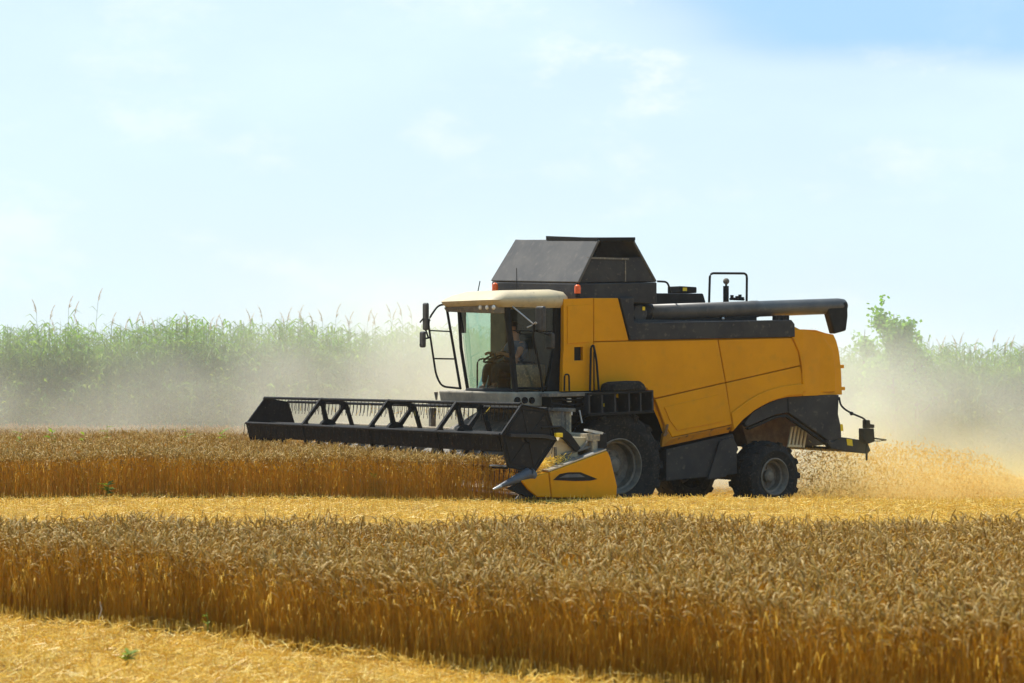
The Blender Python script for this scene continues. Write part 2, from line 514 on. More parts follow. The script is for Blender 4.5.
# near side: solid lower sheet, opening above, top bar
def lerp(a, b, u): return a + (b - a) * u
uo = 0.56
lo0, lo1 = lerp(lb0, lt0, uo), lerp(lb1, lt1, uo)
zo0, zo1 = lerp(zb0, zt0, uo), lerp(zb1, zt1, uo)
b_ = BM()
slab(b_, [(lb0 + 0.02, 1.675, zb0), (lb1 - 0.02, 1.675, zb1), (lo1, 1.675, zo1), (lo0, 1.675, zo0)], 0.025, (0, 1, 0))
nside = obj('hopper_side_panel', b_, M['grey'], tank)  # shade on this side is put into a darker grey than the front
b_ = BM()
box(b_, (lo0, 1.66, zo0 - 0.01), (lo1 - 0.3, 1.70, zo0 + 0.018))
box(b_, (lerp(lo0, lo1, 0.66), 1.665, zb0 + 0.02), (lerp(lo0, lo1, 0.66) + 0.02, 1.674, zo0 - 0.02))
obj('panel_edge', b_, M['deckgrey'], tank)
b_ = BM()
ut = 0.93
slab(b_, [(lerp(lb0, lt0, ut) , 1.66, lerp(zb0, zt0, ut)), (lerp(lb1, lt1, ut), 1.66, lerp(zb1, zt1, ut)), (lt1, 1.66, zt1 + 0.01), (lt0, 1.66, zt0 + 0.01)], 0.05, (0, 1, 0))
tube(b_, [(lo0 + 0.25, 1.9, zo0), (lo0 + 0.42, 1.9, zt0)], 0.02)
obj('hopper_brace', b_, M['black'], tank); b_ = BM()
tube(b_, [(lo0 + 0.45, 2.6, zo0 - 0.1), (lo0 + 0.2, 2.6, zt0)], 0.025)
obj('hopper_brace', b_, M['black'], tank)
b_ = BM()   # top ridge strip
ta = t_for(552, lt0 + 0.1)
hexa(b_, [(lt0 - 0.02, ta, ztf - 0.05), (lt1 + 0.02, ta, ztf - 0.05), (lt1 + 0.02, 1.64, zt1 - 0.03), (lt0 - 0.02, 1.64, zt0 - 0.03),
          (lt0 - 0.02, ta, ztf + 0.015), (lt1 + 0.02, ta, ztf + 0.015), (lt1 + 0.02, 1.64, zt1 + 0.02), (lt0 - 0.02, 1.64, zt0 + 0.02)])
obj('hopper_lid', b_, M['black'], tank)

# --- engine deck behind the tank
b_ = BM()
pprism(b_, [(632, 293), (703.5, 293.4), (706, 302), (700, 321), (632, 321)], TN + 0.45, TF - 0.3, tp=TN + 0.45)
deck = obj('engine_cover', b_, M['black'], HV, bevel=0.02)
b_ = BM(); pprism(b_, [(680, 286), (697, 287), (697, 293), (680, 293)], TN + 0.6, TN + 0.95)
air = obj('air_filter_box', b_, M['black'], deck, bevel=0.015)
b_ = BM(); pprism(b_, [(683, 287.6), (687, 287.6), (687, 291), (683, 291)], TN + 0.592, TN + 0.598)
obj('sticker', b_, M['sticker'], deck)
b_ = BM(); tube(b_, round_path([P(657.5, 281.3, 2.0), P(667.5, 281.8, 2.0), P(671, 293, 2.0)], 0.07), 0.017)
obj('grab_rail', b_, M['black'], HV, smooth_shade=True)
b_ = BM(); tube(b_, round_path([P(709, 306, 2.3), P(710, 273.2, 2.3), P(747, 273.4, 2.3), P(746.6, 306, 2.3)], 0.08), 0.02)
obj('guard_rail', b_, M['black'], HV, smooth_shade=True)
b_ = BM(); tube(b_, [P(726, 308, 2.4), P(726, 286, 2.4)], 0.05, 12)
ex = obj('exhaust_stack', b_, M['black'], HV)
b_ = BM()
p = P(726.2, 281.2, 2.4)
bmesh.ops.create_uvsphere(b_, u_segments=14, v_segments=8, radius=0.055, matrix=Matrix.Translation(p))
tube(b_, [p, (p.x, p.y, p.z - 0.1)], 0.02)
obj('rain_cap', b_, M['deckgrey'], ex, smooth_shade=True)
b_ = BM()
for x, h in ((732, 5), (734.5, 2.5), (737, 4), (740, 5.5), (742.5, 3)):
    p = P(x, 300, 2.35)
    tube(b_, [p, (p.x, p.y, p.z + h * 0.017)], 0.03, 8)
p0 = P(730, 299, 2.35); p1 = P(744, 299.5, 2.35); tube(b_, [p0, p1], 0.02)
obj('valve_block', b_, M['black'], HV)
# deck seen behind the tube
b_ = BM(); pprism(b_, [(700, 303), (750, 306), (754, 330), (700, 330)], TN + 0.7, TF - 0.4, tp=TN + 0.7)
obj('engine_bay_cover', b_, M['grey'], HV, bevel=0.02)

# --- unloading tube
tU = 1.92
a0, a1 = P(648, 312.8, tU), P(838, 306, tU)
b_ = BM(); 
d_ = (a1 - a0)
tube(b_, [a0, a0 + d_ * 0.52, a0 + d_ * 0.524, a0 + d_ * 0.56, a0 + d_ * 0.564, a1, a1 + d_ * 0.028, a1 + d_ * 0.042], 0.14, 28,
     rs=[0.137, 0.137, 0.143, 0.143, 0.135, 0.135, 0.12, 0.07])
ut_ = obj('unloading_tube', b_, M['tank'], HV, smooth_shade=False)
for p in ut_.data.polygons:
    p.use_smooth = len(p.vertices) == 4
b_ = BM()
sp = [(827.5, 308), (848, 301), (848.4, 316), (846.6, 330.7), (834.6, 334)]
pprism(b_, sp, tU - 0.13, tU + 0.02, tp=tU - 0.13)
obj('spout', b_, M['black'], ut_, bevel=0.03, seg=3)
b_ = BM()
tube(b_, round_path([P(652, 312.6, tU), P(637, 313, tU + 0.1), P(634, 328, tU + 0.15)], 0.18, 5), 0.15, 20)
for x in (634, 650):
    pass
obj('elbow', b_, M['grey'], ut_, smooth_shade=True)
b_ = BM(); lathe(b_, [(0.0, -0.02), (0.13, -0.02), (0.15, 0.0), (0.15, 0.06)], 20, tuple(P(639.5, 313.5, tU - 0.17)))
obj('elbow_cover', b_, M['grey'], ut_)
b_ = BM(); q = P(643.5, 308.5, tU - 0.2); box(b_, (q.x - 0.025, q.y - 0.01, q.z - 0.03), (q.x + 0.025, q.y + 0.0, q.z + 0.03))
obj('sticker', b_, M['sticker'], ut_)
b_ = BM()
pprism(b_, [(690, 319), (757, 315.5), (757, 321), (690, 322)], tU - 0.1, tU + 0.1)
q = P(723, 319, tU - 0.12); tube(b_, [q, q + Vector((0, -0.02, 0.06))], 0.025, 8)
obj('tube_cradle', b_, M['black'], HV, bevel=0.01)
b_ = BM(); q = P(723, 318.6, tU - 0.16); bmesh.ops.create_uvsphere(b_, u_segments=10, v_segments=6, radius=0.028, matrix=Matrix.Translation(q))
obj('latch', b_, M['steel'], HV, smooth_shade=True)

# --- cab
tC = 1.72
lcn, _ = bp(512, 390, tC)         # near front corner (middle of pillar)
zfl = z_for(391, lcn, tC)
tw = t_for(464.5, lcn)            # far front corner at the sill
ltop, zrf = bp(504, 306, tC)
ltop_, _ = bp(505, 306, tC)
lre, _ = bp(560, 391, tC)
lre_t, _ = bp(561, 303, tC)
b_ = BM()
# floor and low front sill
box(b_, (lcn - 0.03, tC - 0.02, zfl - 0.14), (lre, tw + 0.02, zfl - 0.01))
cab = obj('cab', b_, M['black'], HV, bevel=0.02)
# pillars
ztop = zrf + 0.04
b_ = BM(); tube(b_, [(bp(515.5, 391, tC)[0], tC, zfl - 0.02), (bp(511, 345, tC)[0], tC, z_for(345, lcn, tC)), (bp(506, 306, tC)[0], tC, ztop)], 0.05, 10)
obj('pillar', b_, M['black'], cab, smooth_shade=True)
b_ = BM()
lfar_b = bp(515.5, 391, tC)[0]; lfar_t = bp(506, 306, tC)[0]
tube(b_, [(lfar_b, tw, zfl - 0.02), (lerp(lfar_b, lfar_t, 0.5) - 0.03, tw + 0.02, lerp(zfl, ztop, 0.5)), (lfar_t, tw, ztop)], 0.028, 10)
obj('pillar', b_, M['black'], cab, smooth_shade=True)
b_ = BM(); pprism(b_, [(553.5, 302), (563.2, 302), (562, 391), (546.5, 391), (550, 370), (553, 345)], tC - 0.02, tC + 0.08)
obj('pillar', b_, M['black'], cab, bevel=0.01)
b_ = BM(); pprism(b_, [(553.5, 302), (563.2, 302), (562, 391), (552, 391)], tw - 0.06, tw + 0.02, tp=tC)
obj('pillar', b_, M['black'], cab)
# windscreen: gently bowed sheet
def bowed(bm_, lb, zb_, lt_, zt_, ta_, tb_, bow, n=10):
    va_, vb_ = [], []
    for i in range(n + 1):
        u = i / n
        s_ = 4 * u * (1 - u) * bow
        va_.append(bm_.verts.new((lb - s_, lerp(ta_, tb_, u), zb_)))
        vb_.append(bm_.verts.new((lt_ - s_, lerp(ta_, tb_, u), zt_)))
    for i in range(n):
        bm_.faces.new((va_[i], va_[i + 1], vb_[i + 1], vb_[i]))
b_ = BM(); bowed(b_, lfar_b, zfl, lfar_t, ztop - 0.03, tC + 0.02, tw - 0.02, 0.10)
obj('windscreen', b_, M['glass'], cab, smooth_shade=True)
b_ = BM()   # dark sill and wiper under the windscreen
va_ = []
for i in range(11):
    u = i / 10; s_ = 4 * u * (1 - u) * 0.10
    va_.append((lfar_b - s_ - 0.01, lerp(tC, tw, u), zfl - 0.0))
tube(b_, va_, 0.035, 8)
obj('windscreen_frame', b_, M['black'], cab, smooth_shade=True); b_ = BM()
vt_ = [(lfar_t - 4 * (i / 10) * (1 - i / 10) * 0.10 - 0.01, lerp(tC, tw, i / 10), ztop - 0.03) for i in range(11)]
tube(b_, vt_, 0.03, 8)
obj('windscreen_frame', b_, M['black'], cab, smooth_shade=True)
b_ = BM()
v4 = [P(517, 389, tC - 0.005), P(553, 389.5, tC - 0.005), P(554, 304, tC - 0.005), P(508, 306, tC - 0.005)]
b_.faces.new([b_.verts.new(v) for v in v4])
door = obj('cab_door', b_, M['glass_side'], cab)
b_ = BM()
tube(b_, round_path([P(517, 388, tC - 0.03), P(546, 388.5, tC - 0.03), P(551, 368, tC - 0.03), P(555, 345, tC - 0.03), P(555.5, 306, tC - 0.03), P(509, 307, tC - 0.03), P(517, 388, tC - 0.03)], 0.05), 0.018, 8)
tube(b_, [P(513, 330.5, tC - 0.025), P(552, 331.5, tC - 0.025)], 0.011, 6)
tube(b_, [P(518, 362, tC - 0.025), P(535, 362.5, tC - 0.025)], 0.014, 6)
obj('door_frame', b_, M['black'], cab, smooth_shade=True)
b_ = BM()
v4 = [(lfar_b + 0.05, tw, zfl), (lre, tw, zfl), (lre_t, tw, ztop), (lfar_t + 0.05, tw, ztop)]
b_.faces.new([b_.verts.new(v) for v in v4])
obj('far_window', b_, M['glass'], cab)
b_ = BM()   # rear wall of the cab below the rear window
tyel = t_for(493.5, lre)
box(b_, (lre - 0.06, tC + 0.09, zfl), (lre, tyel, ztop))
box(b_, (lre - 0.06, tyel + 0.002, zfl), (lre - 0.003, tw - 0.02, zfl + 0.2))
obj('rear_wall', b_, M['seat'], cab)
# roof
b_ = BM()
lf, _ = bp(497, 300, tC)
def ring(l0, l1, t0, t1, z, cr=0.12, n=4, ztilt=0.0):
    pts = []
    for cx, cy, a0 in ((l1 - cr, t1 - cr, 0), (l0 + cr, t1 - cr, PI / 2), (l0 + cr, t0 + cr, PI), (l1 - cr, t0 + cr, 1.5 * PI)):
        for k in range(n + 1):
            a = a0 + PI / 2 * k / n
            x = cx + cr * math.cos(a)
            pts.append((x, cy + cr * math.sin(a), z + ztilt * (l1 - x)))
    return pts
lfr = lfar_t - 0.34
lrr, _ = bp(573, 297, tC - 0.12)
zr0 = z_for(304, lfar_t, tC)
zr1 = z_for(290.5, lfar_t + 0.4, tC)
rg = [ring(lfr + 0.12, lrr - 0.05, tC - 0.05, tw + 0.05, zr0 - 0.05, 0.16),
      ring(lfr + 0.02, lrr - 0.01, tC - 0.11, tw + 0.11, zr0 + 0.01, 0.2),
      ring(lfr, lrr, tC - 0.13, tw + 0.13, zr0 + 0.06, 0.2),
      ring(lfr + 0.03, lrr - 0.01, tC - 0.12, tw + 0.12, zr0 + 0.13, 0.2, ztilt=-0.03),
      ring(lfr + 0.16, lrr - 0.05, tC - 0.06, tw + 0.06, zr1 - 0.01, 0.2, ztilt=-0.04),
      ring(lfr + 0.35, lrr - 0.2, tC + 0.1, tw - 0.1, zr1 + 0.03, 0.2, ztilt=-0.03)]
rv = [[b_.verts.new(p) for p in r_] for r_ in rg]
for a, c in zip(rv[:-1], rv[1:]):
    for k in range(len(a)):
        b_.faces.new((a[k], a[(k + 1) % len(a)], c[(k + 1) % len(a)], c[k]))
b_.faces.new(rv[0][::-1]); b_.faces.new(rv[-1])
roof = obj('roof', b_, M['cream'], cab, smooth_shade=True)
# visor with work lamps
b_ = BM()
hexa(b_, [(lfr + 0.10, tC + 0.0, zr0 - 0.15), (lfar_t + 0.05, tC + 0.0, zr0 - 0.15), (lfar_t + 0.05, tw, zr0 - 0.10), (lfr + 0.10, tw, zr0 - 0.10),
          (lfr + 0.06, tC - 0.02, zr0 - 0.03), (lfar_t + 0.05, tC - 0.02, zr0 - 0.03), (lfar_t + 0.05, tw + 0.02, zr0 - 0.03), (lfr + 0.06, tw + 0.02, zr0 - 0.03)])
obj('roof_visor', b_, M['deckgrey'], cab, bevel=0.02)
for x in (480.3, 487, 493.6):
    lv = lfr + 0.07
    tv = t_for(x, lv)
    zv = z_for(307.4, lv, tv)
    b_ = BM()
    bmesh.ops.create_uvsphere(b_, u_segments=14, v_segments=8, radius=0.045, matrix=Matrix.Translation((lv, tv, zv)) @ Matrix.Diagonal((0.5, 1, 0.85, 1)))
    obj('work_lamp', b_, M['lamp'], cab, smooth_shade=True)
# seat, wheel, console, screen
b_ = BM()
sx, sy, sz = lcn + 0.52, lerp(tC, tw, 0.60), zfl + 0.26
box(b_, (sx - 0.25, sy - 0.25, sz - 0.08), (sx + 0.25, sy + 0.25, sz + 0.02))
hexa(b_, [(sx + 0.17, sy - 0.24, sz), (sx + 0.29, sy - 0.24, sz), (sx + 0.29, sy + 0.24, sz), (sx + 0.17, sy + 0.24, sz),
          (sx + 0.26, sy - 0.2, sz + 0.6), (sx + 0.36, sy - 0.2, sz + 0.6), (sx + 0.36, sy + 0.2, sz + 0.6), (sx + 0.26, sy + 0.2, sz + 0.6)])
box(b_, (sx - 0.15, sy - 0.15, zfl - 0.02), (sx + 0.15, sy + 0.15, sz - 0.06))
obj('driver_seat', b_, M['seat'], cab, bevel=0.03)
b_ = BM()
wc = Vector((lcn + 0.22, sy, sz + 0.27)); ax = Vector((-0.45, 0, 0.9)).normalized(); ux = Vector((0.9, 0, 0.45)).normalized()
wp = [wc + (ux * math.cos(2 * PI * k / 20) + Vector((0, 1, 0)) * math.sin(2 * PI * k / 20)) * 0.19 for k in range(21)]
tube(b_, wp, 0.016, 8, caps=False)
for k in (3, 10, 17):
    tube(b_, [wc, wp[k]], 0.012, 6)
tube(b_, [wc, (lcn + 0.1, sy, zfl)], 0.04, 8)
obj('steering_wheel', b_, M['seat'], cab, smooth_shade=True)
b_ = BM()
lm = lcn + 0.12
tm = t_for(481.5, lm); zm = z_for(382, lm, tm)
slab(b_, [(lm - 0.03, tm - 0.19, zm - 0.1), (lm + 0.0, tm + 0.12, zm - 0.1), (lm + 0.05, tm + 0.07, zm + 0.11), (lm + 0.02, tm - 0.22, zm + 0.11)], 0.03, (1, 0, 0))
tube(b_, [(lm + 0.05, tm, zm), (lm + 0.1, tm - 0.1, zfl)], 0.02)
obj('monitor', b_, M['screen'], cab)
b_ = BM()
box(b_, (lcn + 0.3, sy - 0.52, zfl), (lcn + 0.95, sy - 0.32, sz + 0.15))
obj('armrest_console', b_, M['dusty'], cab, bevel=0.03)
b_ = BM()
tube(b_, round_path([(lcn + 0.2, tw - 0.07, zfl), (lcn + 0.2, tw - 0.07, zfl + 0.5), (lcn + 0.62, tw - 0.07, zfl + 0.5)], 0.1), 0.014)
obj('grab_rail', b_, M['black'], cab, smooth_shade=True)
b_ = BM()   # rolled sun blind hanging in the far corner
tsb = t_for(466, lfar_t + 0.1)
box(b_, (lfar_t + 0.03, tsb - 0.07, z_for(333, lfar_t, tsb)), (lfar_t + 0.06, tsb + 0.07, ztop - 0.05))
obj('sun_blind', b_, M['seat'], cab)

# near mirrors on their arm, grab tube at the door
b_ = BM()
pm = P(540, 319, tC - 0.42)
box(b_, (pm.x - 0.02, pm.y - 0.10, pm.z - 0.20), (pm.x + 0.06, pm.y + 0.12, pm.z + 0.20))
mir = obj('mirror', b_, M['mirror'], HV, bevel=0.035, seg=3)
b_ = BM()
tube(b_, [P(512, 306, tC - 0.05), P(533.5, 324, tC - 0.38), P(536, 322, tC - 0.42)], 0.013)
tube(b_, [P(527, 327.5, tC - 0.3), P(537, 323, tC - 0.38)], 0.012)
obj('mirror_arm', b_, M['steel'], mir, smooth_shade=True)
b_ = BM()
pm2 = P(549.5, 341, tC - 0.30)
box(b_, (pm2.x - 0.02, pm2.y - 0.09, pm2.z - 0.13), (pm2.x + 0.05, pm2.y + 0.11, pm2.z + 0.13))
mir2 = obj('mirror', b_, M['mirror'], HV, bevel=0.035, seg=3)
b_ = BM(); tube(b_, [P(534, 330, tC - 0.38), P(549, 335, tC - 0.30)], 0.012)
obj('mirror_arm', b_, M['black'], mir2)
b_ = BM(); tube(b_, round_path([P(534, 322, tC - 0.38), P(533, 338, tC - 0.34), P(540, 368, tC - 0.2), P(543, 392, tC - 0.12)], 0.2), 0.019, 8)
obj('grab_rail', b_, M['black'], HV, smooth_shade=True)
# aerials
b_ = BM(); q = P(517, 296, tC + 0.25); tube(b_, [q, P(516.6, 268, tC + 0.25)], 0.006, 6)
obj('aerial', b_, M['black'], HV)
b_ = BM(); tube(b_, [P(478, 291, tw - 0.5), P(480, 281, tw - 0.5)], 0.008, 6)
obj('aerial', b_, M['black'], HV)
# beacons
for x, y, t in ((495, 287, 3.7), (577.6, 289, 1.60)):
    q = P(x, y, t)
    b_ = BM(); tube(b_, [q - Vector((0, 0, 0.07)), q + Vector((0, 0, 0.01)), q + Vector((0, 0, 0.05)), q + Vector((0, 0, 0.07))], 0.05, 14, rs=[0.05, 0.052, 0.045, 0.02])
    be = obj('beacon', b_, M['orange'], HV, smooth_shade=True)
    b_ = BM(); tube(b_, [q - Vector((0, 0, 0.13)), q - Vector((0, 0, 0.072))], 0.045, 12)
    obj('beacon_base', b_, M['black'], be)

# far-side platform rails and mirrors
b_ = BM()
tr = tw + 0.05
lr0, _ = bp(452, 388, tr)
def PF(x, y): return P(x, y, tr)
tube(b_, round_path([PF(446, 304), PF(438, 305.5), PF(427.8, 320), PF(431, 341.5), PF(436, 375), PF(441.6, 386.5), PF(461, 388.5)], 0.12), 0.017, 8)
tube(b_, [PF(446, 304), PF(453, 345), PF(460.5, 389)], 0.022, 8)
tube(b_, [PF(429.5, 330.5), PF(450, 331.5)], 0.012, 6)
tube(b_, [PF(434.6, 358.6), PF(455.7, 359)], 0.014, 6)
fr_ = obj('platform_rail', b_, M['black'], HV, smooth_shade=True)
for x, y, hh in ((424.8, 316.5, 0.22), (421.8, 339.5, 0.13)):
    q = P(x, y, tr + 0.1)
    b_ = BM(); box(b_, (q.x - 0.03, q.y - 0.10, q.z - hh), (q.x + 0.03, q.y + 0.04, q.z + hh))
    mm = obj('mirror', b_, M['mirror'], HV, bevel=0.03, seg=3)
    b_ = BM(); tube(b_, [q, P(420, y + 6, tr + 0.1)], 0.014); tube(b_, [q, P(430, y + 4 if hh > 0.2 else y - 2, tr)], 0.014)
    if hh > 0.2: tube(b_, [P(425, 328, tr + 0.1), P(428.5, 338, tr + 0.02)], 0.014)
    obj('mirror_arm', b_, M['black'], mm)

# --- platform under the cab
b_ = BM()
tp = 1.66
lp0, zp1 = bp(512, 392, tp)
zp0 = z_for(407, lp0, tp)
tpf = t_for(437, lp0 - 0.1)
npt = 12
ptsb, ptst = [], []
for i in range(npt + 1):
    u = i / npt
    ll = lp0 - 0.12 - 4 * u * (1 - u) * 0.16 + (0.12 if i in (0, npt) else 0)
    ptst.append((ll, lerp(tp, tpf, u), zp1)); ptsb.append((ll + 0.05, lerp(tp, tpf, u), zp0))
ptst += [(lre, tpf, zp1), (lre, tp, zp1)]; ptsb += [(lre, tpf, zp0), (lre, tp, zp0)]
va = [b_.verts.new(p) for p in ptst]; vb = [b_.verts.new(p) for p in ptsb]
b_.faces.new(va); b_.faces.new(vb[::-1])
for i in range(len(va)):
    j = (i + 1) % len(va)
    b_.faces.new((va[i], vb[i], vb[j], va[j]))
plat = obj('cab_platform', b_, M['platform'], HV, bevel=0.025)
for x in (517.5, 525, 532):
    q = P(x, 400.3, tp - 0.012)
    b_ = BM(); lathe(b_, [(0.0, 0.0), (0.035, 0.0), (0.05, -0.012), (0.055, 0.02)], 16, tuple(q))
    obj('socket', b_, M['black'], plat)
b_ = BM(); tube(b_, [P(436.5, 400, tpf), P(436, 392, tpf)], 0.03, 8, rs=[0.015, 0.035]); tube(b_, [P(436.5, 402, tpf), P(441, 402, tpf)], 0.015)
obj('side_marker', b_, M['deckgrey'], plat)

# walkway beside the cab and the ladder folded along the flank
b_ = BM()
pprism(b_, [(549, 393.2), (592, 392.2), (592, 396), (549, 397)], 1.30, TN - 0.03, tp=1.30)
walk = obj('walkway', b_, M['deckgrey'], HV, bevel=0.008)
b_ = BM()
for x0, x1, y0, y1, t_ in ((551, 562, 397, 409, 1.4), (563, 575, 397, 411, 1.45), (576, 588, 398, 412, 1.4), (556, 584, 402, 416, 1.7)):
    pprism(b_, [(x0, y0), (x1, y0), (x1, y1), (x0, y1)], t_, t_ + 0.3)
for y in (399, 404, 408):
    tube(b_, round_path([P(552, y, 1.36), P(570, y + 1.5, 1.35), P(588, y - 1, 1.36)], 0.2), 0.018, 6)
obj('hydraulic_block', b_, M['black'], walk, bevel=0.012)
b_ = BM(); pprism(b_, [(564.5, 411.7), (568.7, 411.7), (568.7, 415.3), (564.5, 415.3)], 1.3, 1.38)
obj('side_reflector', b_, M['orange'], walk, bevel=0.006)
b_ = BM(); pprism(b_, [(569.3, 411.7), (572.6, 411.7), (572.6, 415.3), (569.3, 415.3)], 1.3, 1.38); obj('side_lamp', b_, M['lamp'], walk, bevel=0.006); b_ = BM(); pprism(b_, [(567.5, 398), (571.5, 398), (571.5, 402), (567.5, 402)], 1.36, 1.39)
obj('side_lamp', b_, M['lamp'], walk, bevel=0.006)
b_ = BM(); tube(b_, [P(579.5, 410, 1.33), P(582, 423, 1.30)], 0.014); obj('lever', b_, M['steel'], walk); b_ = BM(); tube(b_, [P(577, 398.5, 1.36), P(584, 398, 1.36)], 0.01)
obj('lever', b_, M['steel'], walk)
b_ = BM()
pprism(b_, [(588.5, 392.8), (653, 390), (653, 392.3), (588.5, 395.2)], 1.20, 1.24)
pprism(b_, [(588.5, 413.2), (653.7, 410.4), (653.7, 412.9), (588.5, 416)], 1.20, 1.24)
pprism(b_, [(588.5, 392.8), (653, 390), (653, 392.3), (588.5, 395.2)], 1.52, 1.55, tp=1.2)
pprism(b_, [(588.5, 413.2), (653.7, 410.4), (653.7, 412.9), (588.5, 416)], 1.52, 1.55, tp=1.2)
lad = obj('ladder', b_, M['black'], HV, bevel=0.005)
b_ = BM(); pprism(b_, [(589, 395.2), (653, 392.3), (653.6, 410.4), (589, 413.2)], 1.50, 1.52, tp=1.2)
obj('ladder_back', b_, M['black'], lad)
for i, x in enumerate((588.6, 601.5, 614.5, 628.5, 640, 652)):
    b_ = BM()
    dy = (x - 588.5) * 0.0434
    pprism(b_, [(x, 393 - dy), (x + 1.6, 393 - dy), (x + 1.9, 415.6 - dy), (x + 0.3, 415.6 - dy)], 1.205, 1.50, tp=1.2)
    st = obj('step', b_, M['grey'], lad)
    if 2 <= i <= 4:
        b_ = BM()
        for yy in (396.5, 402, 407.5) if i == 4 else (397,):
            b_ = BM(); q = P(x + 3.0, yy - dy, 1.49); lathe(b_, [(0.0, -0.012), (0.032, -0.012), (0.032, 0.008)], 12, tuple(q))
            obj('reflector_dot', b_, M['sticker'], lad)
b_ = BM(); pprism(b_, [(593.3, 402), (597.8, 401.8), (598.3, 408.5), (593.8, 408.7)], 1.478, 1.498, tp=1.478)
obj('data_plate', b_, M['plate'], lad)
b_ = BM(); q = P(604.5, 405, 1.49); lathe(b_, [(0.0, -0.012), (0.03, -0.012), (0.03, 0.008)], 12, tuple(q)); obj('reflector_dot', b_, M['sticker'], lad)
b_ = BM()
pprism(b_, [(612.6, 391.5), (614, 384.2), (620, 382), (640, 380.8), (644, 384.2), (647, 390)], 1.18, 1.56, tp=1.2)
obj('mudguard', b_, M['rubber'], HV, bevel=0.03, seg=3)
# grab loops on the flank
b_ = BM(); tube(b_, round_path([P(564.3, 391, 1.5), P(564.6, 374.5, 1.5), P(569, 374.3, 1.5), P(569.3, 391, 1.5)], 0.06), 0.014)
obj('grab_rail', b_, M['black'], HV, smooth_shade=True)
b_ = BM(); tube(b_, round_path([P(590, 391, 1.5), P(591, 347, 1.5), P(593.5, 345, 1.5), P(596.5, 360, 1.5), P(598.8, 391, 1.5)], 0.1), 0.018)
tube(b_, [P(594, 391, 1.5), P(594, 352, 1.5)], 0.011)
obj('grab_rail', b_, M['black'], HV, smooth_shade=True)

# --- undercarriage
b_ = BM()
pprism(b_, [(666, 449.3), (733, 433.6), (737, 447), (737, 474), (699, 478), (666, 481)], TN + 0.13, TF - 0.2, tp=TN + 0.13)
chs = obj('chassis_box', b_, M['grey'], HV, bevel=0.015)
b_ = BM()
pprism(b_, [(720, 441), (733.5, 437), (738.5, 449), (733, 460), (726, 477), (708, 479.5)], TN + 0.08, TN + 0.127, tp=TN + 0.08)
obj('belt_guard', b_, M['grey'], chs, bevel=0.01)
b_ = BM()   # main frame and front axle
lw, zw = bp(619, 466, 1.5)
zgr = -0.52
box(b_, (lw - 0.18, 2.1, zw - 0.2), (lw + 0.18, 3.85, zw + 0.15))
box(b_, (lw - 0.9, 2.2, zw + 0.16), (lw + 2.4, 3.7, zw + 0.75))
box(b_, (lw - 1.0, 1.95, zw + 0.5), (lw + 0.7, 3.9, zw + 1.0))
obj('main_frame', b_, M['black'], HV, bevel=0.01)
b_ = BM()   # wheel house lining behind the tyre
pprism(b_, [(590, 418), (652, 414), (664, 446), (664, 478), (640, 470), (590, 450)], TN + 0.62, TN + 0.66)
obj('wheel_house', b_, M['black'], HV)
b_ = BM()
for i in range(9):
    y = 448 + i * 3.6
    tube(b_, [P(657.5, y, 1.9), P(664.5, y, 1.9)], 0.014, 6)
tube(b_, [P(657.5, 446, 1.92), P(657.5, 480, 1.92)], 0.014, 6)
obj('cooling_grille', b_, M['grey'], HV)

